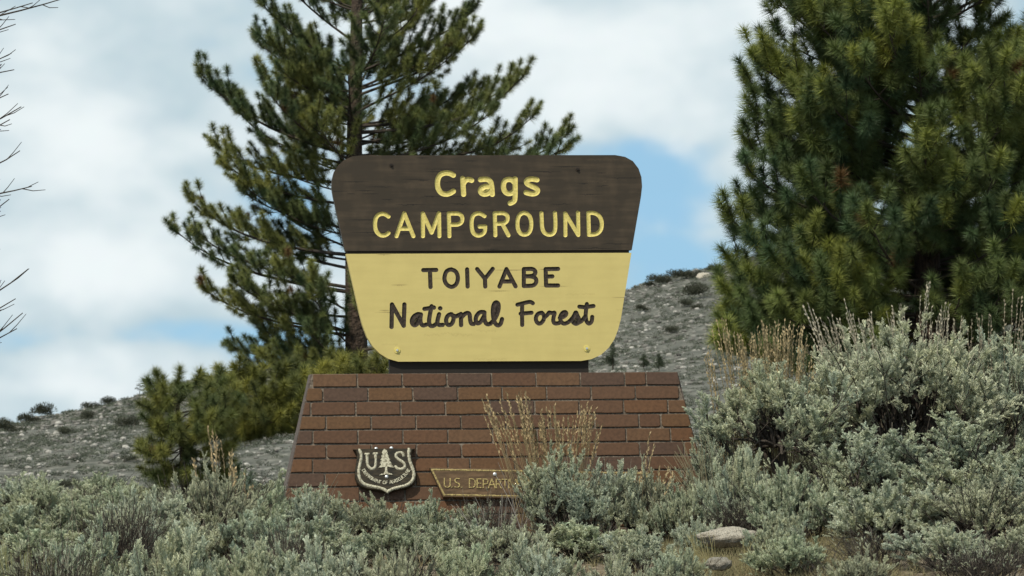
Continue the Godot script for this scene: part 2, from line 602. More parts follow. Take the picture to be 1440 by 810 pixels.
func make_hill_cover() -> void:
	rng.seed = 77
	var meshes := [rock_mesh(1, 0.7), rock_mesh(2, 0.6), rock_mesh(3, 0.85)]
	for k in 3:
		var places := []
		var tints := PackedColorArray()
		for i in 9000:
			var d := rnd(86.0, 233.0)
			var x := rnd(-0.2, 0.2) * d
			if rng.randf() < 0.2: x = rnd(-0.32, 0.34) * d
			var z := EYE.z - d
			var s := 0.05 + 0.10 * pow(rng.randf(), 3.0) + (0.2 * rng.randf() if rng.randf() < 0.008 else 0.0)
			s *= 0.6 + d / 320.0
			places.append(Transform3D(Basis.from_euler(Vector3(rnd(-0.4, 0.4), rnd(0, TAU), rnd(-0.4, 0.4))).scaled(Vector3(s * rnd(0.8, 1.5), s * rnd(0.7, 1.1), s)), Vector3(x, hill_y(x, z) + s * 0.2, z)))
			var g := rnd(0.09, 0.22) if rng.randf() < 0.72 else rnd(0.24, 0.40)
			tints.append(Color(g, g * 0.98, g * 0.92))
		var o := scatter(self, "hillside_rocks", meshes[k], M.hill_rock, places, tints)
		tag(o, "pale grey stones strewn over the far hillside", "rocks")
	var tuft := clump_mesh(60, 0.5, 0.10, 0.045)
	var places2 := []
	var tints2 := PackedColorArray()
	for i in 17000:
		var d := rnd(84.0, 233.0)
		var x := rnd(-0.2, 0.2) * d
		var z := EYE.z - d
		var s := rnd(0.25, 0.62) * (0.7 + d / 500.0)
		places2.append(Transform3D(Basis(Vector3.UP, rnd(0, TAU)).scaled(Vector3(s, s * rnd(0.6, 0.9), s)), Vector3(x, hill_y(x, z) - 0.03, z)))
		var g := rnd(0.7, 1.25)
		tints2.append(Color(0.112 * g, 0.128 * g, 0.098 * g))
	for i in 2500:
		var z := EYE.z - rnd(84.0, 233.0)
		var x := rnd(0.2, 0.34) * (EYE.z - z) * (-1.0 if rng.randf() < 0.5 else 1.0)
		var s := rnd(0.3, 0.7)
		places2.append(Transform3D(Basis(Vector3.UP, rnd(0, TAU)).scaled(Vector3(s, s * rnd(0.6, 0.9), s)), Vector3(x, hill_y(x, z) - 0.03, z)))
		var g := rnd(0.7, 1.25)
		tints2.append(Color(0.112 * g, 0.128 * g, 0.098 * g))
	var flat_places := []
	var flat_tints := PackedColorArray()
	for i in 4500:
		var z := -5.0 - 62.0 * pow(rng.randf(), 1.4)
		var x := rnd(-0.3, 0.3) * (EYE.z - z)
		var s := rnd(0.35, 0.75)
		flat_places.append(Transform3D(Basis(Vector3.UP, rnd(0, TAU)).scaled(Vector3(s, s * rnd(0.5, 0.8), s)), Vector3(x, maxf(ground_y(x, z), hill_y(x, z)) - 0.03, z)))
		var g := rnd(0.7, 1.2)
		flat_tints.append(Color(0.19 * g, 0.21 * g, 0.16 * g))
	tag(scatter(self, "valley_brush", tuft, M.leaf, flat_places, flat_tints), "low grey brush on the flat ground between the sign and the hill", "brush")
	tag(scatter(self, "hillside_brush", tuft, M.leaf, places2, tints2), "low grey brush covering the far hillside between the stones", "brush")

# a ball of small leaves, for shrubs too far off to show more
func clump_mesh(n: int, radius: float, leaf: float, width: float) -> ArrayMesh:
	var st := new_st()
	st.set_smooth_group(-1)
	for i in n:
		var u := rvec().normalized()
		u.y = absf(u.y)
		var p := u * radius * pow(rng.randf(), 0.4)
		var d := (u + rvec() * 0.5 + Vector3(0, 0.4, 0)).normalized()
		var sdir := d.cross(rvec()).normalized() * width
		tri(st, p - sdir, p + d * leaf, p + sdir)
		tri(st, p + sdir * 0.7 + d * leaf * 0.3, p + d * leaf * 1.5, p - sdir * 0.6 + d * leaf * 0.5)
	return finish(st)

# ---------------------------------------------------------------- pines
var tufts := []
func make_tufts() -> void:
	rng.seed = 5
	for k in 3:
		var st := new_st()
		st.set_smooth_group(-1)
		tube(st, PackedVector3Array([Vector3.ZERO, Vector3(0, 0.64, 0)]), 0.028, 0.018, 3)
		for i in 280:
			var s := pow(rng.randf(), 0.7)
			var p := Vector3(0, 0.02 + 0.64 * s, 0)
			var a := rnd(0, TAU)
			var open := lerpf(1.55, 0.8, s) + rnd(-0.35, 0.35)      # needles at the tip point forward
			if s > 0.88: open = rnd(0.15, 1.1)
			var d := Vector3(cos(a) * sin(open), cos(open), sin(a) * sin(open))
			var l := rnd(0.44, 0.70)
			var side := d.cross(rvec()).normalized() * 0.0115
			var droop := Vector3(0, -0.06, 0)
			tri(st, p - side, p + d * l + droop, p + side)
		tufts.append(finish(st))

# branches: [height of the root above the base, tip as a Vector3 from the base, sag]
func pine(called: String, label: String, where: Vector3, trunk: PackedVector3Array, r0: float, branches: Array, opt: Dictionary) -> Node3D:
	rng.seed = opt.seed
	var o := thing(called, label, "tree", Transform3D(Basis(), where), opt.get("group", ""))
	var st := new_st()
	st.set_smooth_group(0)
	tube(st, trunk, r0, r0 * 0.14, 10)
	part(o, "trunk", finish(st), M.bark)
	var places := []
	var tints := PackedColorArray()
	var size: float = opt.tuft
	var gap: float = opt.gap
	var height := trunk[trunk.size() - 1].y
	var greens: Array = opt.greens
	var limb_n := 0
	var twigs := new_st()
	for b: Array in branches:
		var p0 := along(trunk, clampf(b[0] / height, 0.0, 0.98))
		var tip: Vector3 = b[1]
		var flat := Vector3(tip.x - p0.x, 0, tip.z - p0.z)
		var L := p0.distance_to(tip)
		var sag: float = b[2] * L
		var curve := bez(p0, p0 + (tip - p0) * 0.35 + Vector3(rnd(-0.08, 0.08) * L, -sag * 0.5, rnd(-0.08, 0.08) * L), p0 + (tip - p0) * 0.75 + Vector3(0, -sag, 0), tip, 8)
		var bs := new_st()
		bs.set_smooth_group(0)
		var br := clampf(L * 0.012, 0.007, 0.03)
		tube(bs, curve, br, 0.006, 5)
		if limb_n < 290:
			part(o, "branch", finish(bs), M.twig)
		limb_n += 1
		var tone: float = rng.randf()
		var s: float = opt.bare + rnd(0.0, 0.1)
		var side := 1.0
		while s < 1.0:
			var p := along(curve, s)
			var d := dir_at(curve, s)
			side = -side
			var turn := side * rnd(0.5, 1.15)
			var td := (Basis(Vector3.UP, turn) * d + Vector3(0, rnd(-0.25, 0.8), 0) + rvec() * 0.25).normalized()
			var tl: float = opt.twig * (1.15 - 0.7 * s) * rnd(0.55, 1.2) + size * 0.4
			tl = minf(tl, L * 0.5)
			var te := p + td * tl + Vector3(0, tl * 0.15, 0)
			var tc := PackedVector3Array([p, p + td * tl * 0.5 - Vector3(0, tl * 0.04, 0), te])
			tube(twigs, tc, 0.007, 0.004, 3)
			var q := tl
			while q > tl * 0.25:
				var dd := (td + Vector3(0, 0.35, 0) + rvec() * (0.12 if q == tl else 0.6)).normalized()
				places.append(aim(along(tc, q / tl) - dd * size * 0.3, dd, size * rnd(0.8, 1.15)))
				var c: Color = greens[0].lerp(greens[1], clampf(tone * tone * 0.8 + rng.randf() * 0.4 - 0.08, 0.0, 1.0))
				tints.append(c * rnd(0.7, 1.2) if rng.randf() > 0.007 else Color(0.13, 0.075, 0.03))
				q -= size * rnd(0.55, 0.9)
			s += gap / L * rnd(0.7, 1.3)
		var ed := (dir_at(curve, 0.95) + Vector3(0, 0.5, 0)).normalized()
		tube(twigs, PackedVector3Array([tip, tip + ed * size * 0.7]), 0.006, 0.004, 3)
		for k in 2:
			places.append(aim(tip + ed * size * (0.55 * k - 0.3), ed, size * rnd(0.95, 1.15)))
			tints.append(greens[0].lerp(greens[1], rng.randf()))
	twigs.set_smooth_group(-1)
	part(o, "twigs", finish(twigs), M.twig, Transform3D(), "stuff")
	var third := [[], [], []]
	var tt := [PackedColorArray(), PackedColorArray(), PackedColorArray()]
	for i in places.size():
		third[i % 3].append(places[i]); tt[i % 3].append(tints[i])
	for k in 3: scatter(o, "needles", tufts[k], M.needle, third[k], tt[k])
	return o

func px_branch(list: Array, root_px: float, base: Vector3, z: float) -> Array:   # [root y, tip x, tip y, depth, sag] in pixels at the depth of the tree
	var out := []
	for a: Array in list:
		var root := at_z(root_px, a[0], z) - base
		var tip := at_z(a[1], a[2], z) - base
		tip.z += a[3]
		out.append([root.y, tip, a[4]])
	return out

func make_pines() -> void:
	make_tufts()
	# the tall pine behind the sign
	var z := -21.0
	var ppm := FOCAL / (EYE.z - z)
	var base := at_z(508, 705, z)
	base.y = ground_y(base.x, z)
	var trunk := PackedVector3Array([Vector3.ZERO])
	for a in [[504, 600], [501, 480], [499, 350], [498, 220], [500, 100], [503, -40], [500, -180], [505, -330]]:
		trunk.append(at_z(a[0], a[1], z) - base)
	var list := [
		[185, 288, 110, 0.4, 0.16], [165, 372, 104, -0.3, 0.12], [110, 365, 60, 0.3, 0.1], [225, 303, 205, -0.2, 0.12], [255, 318, 232, 0.3, 0.12], [325, 272, 284, 0.3, 0.16], [378, 246, 324, -0.2, 0.14],
		[372, 285, 335, 0.5, 0.1], [440, 292, 410, 0.3, 0.12], [432, 330, 420, -0.5, 0.1], [492, 332, 490, 0.2, 0.05], [475, 372, 470, -0.5, 0.02], [505, 380, 505, 0.6, 0.02], [530, 395, 520, 0.5, 0.06], [520, 430, 500, -0.4, 0.06], [545, 350, 512, -0.2, 0.1], [500, 440, 470, 0.7, 0.06], [460, 445, 420, 0.8, 0.06], [60, 372, 10, 0.2, 0.1], [20, 380, -50, 0, 0.1], [290, 340, 268, -0.4, 0.1], [345, 330, 310, -0.8, 0.1], [410, 400, 380, 0.8, 0.05],
		[150, 735, 112, 0.3, 0.2], [140, 716, 112, -0.3, 0.18], [95, 668, 55, 0.3, 0.12], [60, 665, 18, 0.2, 0.1], [185, 748, 168, 0.3, 0.2], [215, 797, 188, -0.2, 0.16], [232, 795, 212, 0.4, 0.1], [20, 650, -40, 0, 0.1], [200, 690, 165, 0.6, 0.12], [170, 660, 120, -0.5, 0.15], [225, 720, 200, -0.6, 0.1],
		[330, 690, 290, 0, 0.1], [420, 660, 400, 0.3, 0.1], [120, 640, 80, 0.5, 0.1], [80, 420, 45, -0.6, 0.1], [130, 430, 110, 0.7, 0.1]]
	var br := px_branch(list, 500, base, z)
	rng.seed = 21
	for i in 56:
		var py := rnd(-300.0, 500.0)
		if i < 18: py = rnd(-40.0, 210.0)
		var reach := 200.0
		if py < 100: reach = lerpf(50.0, 185.0, (py + 320.0) / 420.0)
		reach *= rnd(0.55, 0.95)
		var az := rnd(0, TAU)
		var root := at_z(500, py, z) - base
		var len_ := reach / ppm
		br.append([root.y, root + Vector3(cos(az) * len_, len_ * rnd(-0.02, 0.3), sin(az) * len_), rnd(0.06, 0.18)])
	pine("pine_tree", "tall open-branched pine right behind the sign, trunk left of its centre", base, trunk, 0.19, br, {"seed": 31, "tuft": 0.155, "gap": 0.085, "twig": 0.46, "bare": 0.14, "greens": [Color(0.062, 0.100, 0.044), Color(0.25, 0.26, 0.07)]})
	# the broad pine on the right
	z = -9.0
	ppm = FOCAL / (EYE.z - z)
	base = at_z(1305, 690, z)
	base.y = ground_y(base.x, z)
	trunk = PackedVector3Array([Vector3.ZERO])
	for a in [[1308, 560], [1305, 400], [1300, 250], [1302, 100], [1298, -60], [1300, -260], [1302, -480]]:
		trunk.append(at_z(a[0], a[1], z) - base)
	list = [[60, 1092, 8, 0.3, 0.12], [110, 1066, 100, 0.4, 0.12], [160, 1060, 118, -0.3, 0.14], [200, 1062, 165, 0.3, 0.14], [240, 1054, 210, 0.2, 0.14], [290, 1052, 250, 0.5, 0.14], [330, 1052, 292, 0, 0.14], [370, 1024, 310, 0.3, 0.2], [420, 1028, 372, 0.2, 0.16], [450, 1026, 420, 0.4, 0.12], [480, 1026, 460, 0, 0.1], [500, 1020, 495, 0.5, 0.05], [400, 1058, 345, 0.5, 0.14], [430, 1050, 385, -0.4, 0.12], [455, 1062, 405, 0.6, 0.1], [470, 1048, 440, -0.5, 0.1], [490, 1060, 470, 0.7, 0.06], [505, 1078, 495, 0.8, 0.04], [350, 1075, 300, -0.5, 0.12], [440, 1085, 380, 0.9, 0.1], [480, 1090, 450, 0.9, 0.06], [20, 1100, -40, 0.2, 0.1]]
	br = px_branch(list, 1302, base, z)
	rng.seed = 33
	for i in 190:
		var py := rnd(-440.0, 520.0) if i > 70 else rnd(-60.0, 520.0)
		var reach := lerpf(60.0, 212.0, clampf((py + 480.0) / 520.0, 0.0, 1.0)) + clampf(py, 0.0, 450.0) * 0.10
		reach *= rnd(0.6, 1.0)
		var az := i * 2.39996 + rnd(-0.3, 0.3)
		var root := at_z(1302, py, z) - base
		var len_ := reach / ppm
		br.append([root.y, root + Vector3(cos(az) * len_, len_ * rnd(0.0, 0.42), sin(az) * len_), rnd(0.08, 0.22)])
	pine("pine_tree", "broad dense pine filling the right side behind the tall sagebrush", base, trunk, 0.17, br, {"seed": 32, "tuft": 0.20, "gap": 0.09, "twig": 0.44, "bare": 0.28, "greens": [Color(0.050, 0.092, 0.042), Color(0.23, 0.26, 0.056)]})
	# the young pines left of the brick base
	z = -7.0
	base = at_z(262, 700, z)
	base.y = ground_y(base.x, z)
	trunk = PackedVector3Array([Vector3.ZERO, at_z(258, 640, z) - base, at_z(250, 580, z) - base, at_z(249, 545, z) - base])
	list = [[600, 228, 546, 0.1, 0.1], [590, 275, 543, 0.1, 0.1], [560, 251, 540, 0, 0.05], [640, 224, 590, 0.2, 0.12], [650, 224, 640, 0.2, 0.08], [665, 232, 668, 0.3, 0.02], [630, 300, 580, 0.2, 0.1], [610, 320, 556, -0.2, 0.1], [640, 330, 575, 0.3, 0.1], [655, 290, 640, 0.4, 0.05], [670, 270, 668, 0.5, 0.02], [600, 240, 560, 0.5, 0.1], [620, 220, 560, -0.3, 0.1], [640, 260, 600, 0.6, 0.1], [660, 240, 640, 0.6, 0.05], [620, 290, 555, -0.4, 0.1], [600, 232, 575, 0.4, 0.1], [640, 310, 610, 0.5, 0.1], [650, 234, 610, 0.5, 0.1], [660, 285, 615, 0.7, 0.1], [650, 322, 598, 0.3, 0.1], [660, 318, 638, 0.3, 0.05], [668, 305, 664, 0.2, 0.03], [645, 300, 600, 0.6, 0.1], [672, 240, 678, 0.4, 0.0], [670, 285, 676, 0.3, 0.0]]
	pine("young_pine", "bushy young pine with three upright leaders, left of the brick base", base, trunk, 0.05, px_branch(list, 258, base, z), {"seed": 34, "tuft": 0.145, "gap": 0.085, "twig": 0.24, "bare": 0.3, "greens": [Color(0.06, 0.09, 0.034), Color(0.21, 0.215, 0.05)]})
	z = -8.5
	base = at_z(300, 700, z)
	base.y = ground_y(base.x, z)
	trunk = PackedVector3Array([Vector3.ZERO, at_z(316, 640, z) - base, at_z(352, 585, z) - base, at_z(372, 548, z) - base])
	list = [[600, 315, 540, 0, 0.1], [590, 338, 538, 0.2, 0.1], [600, 395, 535, 0.1, 0.1], [610, 420, 545, 0.2, 0.1], [620, 425, 575, 0.4, 0.08], [625, 418, 605, 0.5, 0.05], [625, 395, 595, 0.7, 0.05], [620, 375, 570, 0.6, 0.05], [610, 340, 560, 0.4, 0.1], [605, 320, 575, 0.2, 0.1], [620, 400, 560, 0.6, 0.1], [590, 355, 540, -0.2, 0.1], [615, 385, 612, 0.6, 0.05], [625, 408, 585, 0.6, 0.05], [585, 360, 540, 0.2, 0.1], [600, 410, 542, -0.2, 0.1], [625, 330, 590, 0.5, 0.1], [620, 310, 560, 0.3, 0.1], [625, 350, 610, 0.6, 0.06], [610, 300, 548, -0.2, 0.1], [630, 340, 600, 0.2, 0.1], [615, 365, 600, 0.7, 0.08], [570, 445, 536, -0.3, 0.1], [560, 470, 532, -0.2, 0.05]]
	pine("young_pine", "rounded yellow-green young pine touching the left end of the brick base", base, trunk, 0.035, px_branch(list, 372, base, z), {"seed": 35, "tuft": 0.16, "gap": 0.075, "twig": 0.24, "bare": 0.2, "greens": [Color(0.075, 0.095, 0.03), Color(0.24, 0.235, 0.045)]})
	z = -10.0
	base = at_z(470, 690, z)
	base.y = ground_y(base.x, z)
	trunk = PackedVector3Array([Vector3.ZERO, at_z(470, 600, z) - base, at_z(480, 540, z) - base, at_z(485, 530, z) - base])
	list = [[560, 455, 532, 0.1, 0.1], [560, 480, 520, 0.3, 0.1], [550, 500, 518, 0.1, 0.1], [560, 520, 518, 0.2, 0.1], [570, 535, 528, 0.3, 0.1], [560, 470, 528, -0.2, 0.1], [560, 510, 524, -0.2, 0.1], [570, 545, 532, -0.1, 0.1]]
	pine("young_pine", "young pine peeking over the brick base below the sign's left corner", base, trunk, 0.04, px_branch(list, 475, base, z), {"seed": 36, "tuft": 0.16, "gap": 0.08, "twig": 0.22, "bare": 0.2, "greens": [Color(0.07, 0.09, 0.03), Color(0.2, 0.2, 0.045)]})

# far conifers and shrubs on the hillside
func make_hill_plants() -> void:
	rng.seed = 91
	var clump := clump_mesh(240, 1.0, 0.16, 0.05)
	var far_pines := [[862, 521, 44, 0.42, "dark small pine on the hillside seen under the sign's lower right corner"], [905, 520, 24, 0.5, "small pine above the right part of the brick base, left of two"], [927, 522, 26, 0.5, "small pine above the right part of the brick base, right of two"]]
	for a in far_pines:
		var p := on_hill(a[0], a[1])
		var h: float = a[2] / FOCAL * p.distance_to(EYE)
		var o := thing("hillside_pine", a[4], "tree", Transform3D(Basis(), p), "small pines on the hillside")
		var st := new_st()
		tube(st, PackedVector3Array([Vector3.ZERO, Vector3(0, h * 0.6, 0)]), h * 0.03, h * 0.01, 6)
		part(o, "trunk", finish(st), M.bark)
		var places := []
		var tints := PackedColorArray()
		for i in 16:
			var t := i / 15.0
			var r: float = h * a[3] * 0.55 * (1.0 - t * 0.8)
			var q := Vector3(rnd(-1, 1) * r * 0.7, h * (0.12 + 0.72 * t), rnd(-1, 1) * r * 0.7)
			places.append(Transform3D(Basis(Vector3.UP, rnd(0, TAU)).scaled(Vector3.ONE * r * rnd(0.6, 0.9) * 0.8 + Vector3.ONE * 0.05), q))
			tints.append(Color(0.045, 0.06, 0.034) * rnd(0.8, 1.3))
		scatter(o, "crown", clump, M.leaf, places, tints)
	var p := on_hill(196, 552)
	var sk := thing("ridge_tree", "tiny lone tree on the left skyline of the hill", "tree", Transform3D(Basis(), p))
	var st2 := new_st()
	tube(st2, PackedVector3Array([Vector3(0, -0.3, 0), Vector3(0.02, 0.35, 0)]), 0.05, 0.02, 5)
	part(sk, "trunk", finish(st2), M.bark)
	var pl := []
	var ti := PackedColorArray()
	for q in [Vector3(0, 0.35, 0), Vector3(0.14, 0.55, 0), Vector3(-0.16, 0.42, 0.1), Vector3(0.2, 0.3, -0.1), Vector3(-0.05, 0.62, 0)]:
		pl.append(Transform3D(Basis(Vector3.UP, rnd(0, TAU)).scaled(Vector3.ONE * 0.15), q))
		ti.append(Color(0.05, 0.06, 0.036))
	scatter(sk, "crown", clump, M.leaf, pl, ti)
	var shrubs := [
		[14, 612, 42, "dark shrub at the left picture edge of the hillside"], [62, 590, 40, "skyline shrub left of the hill's pale slope, nearest the left edge"], [42, 598, 30, "shrub just under the left skyline beside the edge shrub"], [92, 613, 24, "small round shrub low on the left hillside"],
		[122, 592, 28, "middle shrub of the left hillside below the skyline"], [156, 558, 22, "right shrub on the left skyline"], [180, 602, 34, "dark shrub on the hillside left of the young pine"], [130, 566, 26, "shrub on the left skyline between the others"], [184, 655, 20, "low shrub near the hill's foot left of the young pine"], [95, 690, 30, "dark shrub at the hill's foot above the left sagebrush"],
		[912, 404, 18, "first shrub on the skyline right of the sign"], [929, 401, 32, "long shrub on the skyline right of the sign"], [955, 394, 30, "shrub on the skyline left of the pale boulder"], [975, 392, 26, "shrub on the skyline touching the pale boulder"], [1003, 386, 26, "shrub on the skyline behind the broad pine's edge"], [966, 432, 22, "dark shrub on the slope left of the broad pine"], [981, 436, 18, "dark shrub hugging the broad pine's left edge"], [985, 420, 40, "grey shrub patch below the pale boulder"], [940, 470, 26, "shrub halfway up the slope right of the sign"], [905, 440, 20, "small shrub on the slope just right of the sign"]]
	for a in shrubs:
		var at := on_hill(a[0], a[1])
		var w: float = a[2] / FOCAL * at.distance_to(EYE) * 0.62
		var o := thing("hillside_shrub", a[3], "shrub", Transform3D(Basis(), at), "dark shrubs on the hillside")
		var places := []
		var tints := PackedColorArray()
		for i in 7:
			var r := w * rnd(0.35, 0.6)
			places.append(Transform3D(Basis(Vector3.UP, rnd(0, TAU)).scaled(Vector3(r, r * 1.0, r)), Vector3(rnd(-0.65, 0.65) * w, rnd(0.05, 0.38) * w, rnd(-0.5, 0.5) * w)))
			tints.append(Color(0.062, 0.068, 0.048) * rnd(0.75, 1.3))
		scatter(o, "foliage", clump, M.leaf, places, tints)
	var b := on_hill(990, 391)
	var boulder := part(self, "hillside_boulder", rock_mesh(8, 0.75, 0.3, 2), M.rock, Transform3D(Basis().scaled(Vector3.ONE * 0.45), b))
	tag(boulder, "pale boulder on the skyline beside the broad pine", "boulder")

# ---------------------------------------------------------------- sagebrush
var sprigs := []
func make_sprigs() -> void:
	rng.seed = 8
	for k in 4:
		var st := new_st()
		st.set_smooth_group(-1)
		var l := 0.05
		tube(st, PackedVector3Array([Vector3.ZERO, Vector3(rnd(-0.01, 0.01), l * 0.5, rnd(-0.01, 0.01)), Vector3(rnd(-0.02, 0.02), l, rnd(-0.02, 0.02))]), 0.0022, 0.001, 3)
		for i in 20:
			var s := 0.10 + 0.90 * i / 19.0
			var a := i * 2.4 + rnd(-0.4, 0.4)
			var open := lerpf(1.1, 0.35, s) + rnd(-0.25, 0.25)
			var d := Vector3(cos(a) * sin(open), cos(open), sin(a) * sin(open))
			var p := Vector3(cos(a) * 0.003, l * s, sin(a) * 0.003)
			var len_ := rnd(0.008, 0.016)
			var wd := rnd(0.0019, 0.0036)
			var side := d.cross(Vector3(rnd(-0.4, 0.4), 1, rnd(-0.4, 0.4))).normalized()
			var up := side.cross(d) * 0.004
			quad(st, p - side * wd * 0.3, p + d * len_ - side * wd + up, p + d * len_ + side * wd + up, p + side * wd * 0.3)
		sprigs.append(finish(st))

# one sagebrush about 1 m across and 1 m high, to be scaled
func sagebrush(seed_: int, opt: Dictionary) -> Node3D:
	rng.seed = seed_
	var o := Node3D.new()
	var st := new_st()
	var places := []
	var lobes := FastNoiseLite.new()
	lobes.seed = seed_; lobes.frequency = 1.3
	var ends := []
	var unit: float = opt.get("leaf", 1.0)
	var lift_: float = opt.get("base", 0.0)
	for i in opt.stems:
		var az: float = TAU * i / opt.stems + rnd(-0.3, 0.3)
		var inc := pow(rng.randf(), 0.75) * 1.2
		var dir := Vector3(cos(az) * sin(inc), cos(inc), sin(az) * sin(inc))
		var reach := (0.80 + 0.45 * lobes.get_noise_3dv(dir * 1.4))
		var tip := Vector3(dir.x * 0.5, (dir.y * 0.9 + 0.05) * opt.tall, dir.z * 0.5) * reach
		var lift: float = opt.get("base", 0.0)
		tip.y = lift + tip.y * (1.0 - lift)
		var p0 := Vector3(cos(az), 0, sin(az)) * rnd(0.0, 0.06) + Vector3(opt.get("lean", 0.0), lift, 0)
		var bend := rvec() * 0.12
		var c := bez(p0, p0 + Vector3(dir.x * 0.22, 0.16, dir.z * 0.22) + bend, tip * 0.65 + bend + Vector3(0, -0.05, 0), tip, 6)
		tube(st, c, opt.get("wood", 0.013) * rnd(0.6, 1.2), 0.004, 5)
		for k in opt.subs:
			var s := rnd(0.35, 1.0)
			var p := along(c, s)
			var od := (dir_at(c, s) + rvec() * 0.9 + Vector3(0, 0.45, 0)).normalized()
			var sl := rnd(0.10, 0.26)
			var e := p + od * sl + Vector3(0, 0.03, 0)
			var sc := PackedVector3Array([p, p + od * sl * 0.5 + rvec() * 0.012, e])
			tube(st, sc, 0.0045, 0.002, 3)
			ends.append([sc, od])
	for e in ends:
		var sc: PackedVector3Array = e[0]
		for k in opt.sprigs:
			var s := rnd(0.5, 1.0)
			var p := along(sc, s)
			var shell := Vector3(p.x / 0.5, (p.y - lift_) / (0.92 * opt.tall * (1.0 - lift_)), p.z / 0.5).length()
			if (p.y < opt.low or shell < 0.66) and rng.randf() < 0.9: continue
			var d: Vector3 = (e[1] * 0.8 + rvec() * 0.9 + Vector3(0, 0.6, 0)).normalized()
			places.append(aim(p, d, unit * rnd(0.65, 1.2)))
	for i in opt.get("dead", 0):
		var az := rnd(0, TAU)
		var p := Vector3(cos(az) * rnd(0.1, 0.5), rnd(0.25, 0.8) * opt.tall, sin(az) * rnd(0.1, 0.5))
		var d := (Vector3(cos(az), rnd(0.4, 2.4), sin(az)) + rvec() * 0.4).normalized()
		var l := rnd(0.12, 0.30)
		var c := bez(p - d * 0.15, p, p + d * l * 0.6 + rvec() * 0.03, p + d * l, 4)
		tube(st, c, 0.0035, 0.0016, 3)
		for k in 3:
			var q := along(c, rnd(0.4, 0.9))
			var e := (d + rvec() * 0.9).normalized()
			tube(st, PackedVector3Array([q, q + e * rnd(0.04, 0.09)]), 0.002, 0.0013, 3)
	st.set_smooth_group(0)
	part(o, "stems", finish(st), M.sage_wood, Transform3D(), "stuff")
	var ws := new_st()
	ws.set_smooth_group(-1)
	for i in opt.get("wisps", 70):
		var e: Array = ends[rng.randi_range(0, ends.size() - 1)]
		var sc: PackedVector3Array = e[0]
		var d: Vector3 = (e[1] * 0.6 + rvec() * 0.5 + Vector3(0, 0.8, 0)).normalized()
		var p := along(sc, rnd(0.3, 1.0))
		var l := rnd(0.08, 0.20)
		tube(ws, PackedVector3Array([p, p + d * l * 0.5 + rvec() * 0.008, p + d * l + rvec() * 0.02]), 0.0016, 0.001, 3)
	part(o, "dry_twigs", finish(ws), M.grey_twig, Transform3D(), "stuff")
	if opt.has("trunk"):
		for tr: PackedVector3Array in opt.trunk:
			var ts := new_st()
			ts.set_smooth_group(0)
			tube(ts, tr, opt.trunk_r, opt.trunk_r * 0.45, 8)
			part(o, "trunk", finish(ts), M.sage_wood)
	for k in 4:
		var mine := []
		var tints := PackedColorArray()
		for i in range(k, places.size(), 4):
			mine.append(places[i])
			var q: Transform3D = places[i]
			var v := rnd(0.6, 1.2)
			var warm := clampf(0.5 + 0.8 * lobes.get_noise_3dv(q.origin * 1.1 + Vector3(9, 0, 0)) + rnd(-0.25, 0.25), 0.0, 1.0)
			tints.append(Color(1.10, 1.07, 1.02) * (opt.get("tint", Color(0.37, 0.445, 0.385)).lerp(Color(0.46, 0.49, 0.35), warm) * v))
		scatter(o, "foliage", sprigs[k], M.leaf, mine, tints)
	return o

func dup_bush(proto: Node3D, at: Vector3, turn: float, w: float, h: float, label: String, group: String) -> Node3D:
	var o: Node3D = proto.duplicate()
	o.name = numbered("sagebrush")
	o.transform = Transform3D(Basis(Vector3.UP, turn).scaled(Vector3(w, h, w)), at)
	add_child(o, true)
	tag(o, label, "shrub", group)
	return o

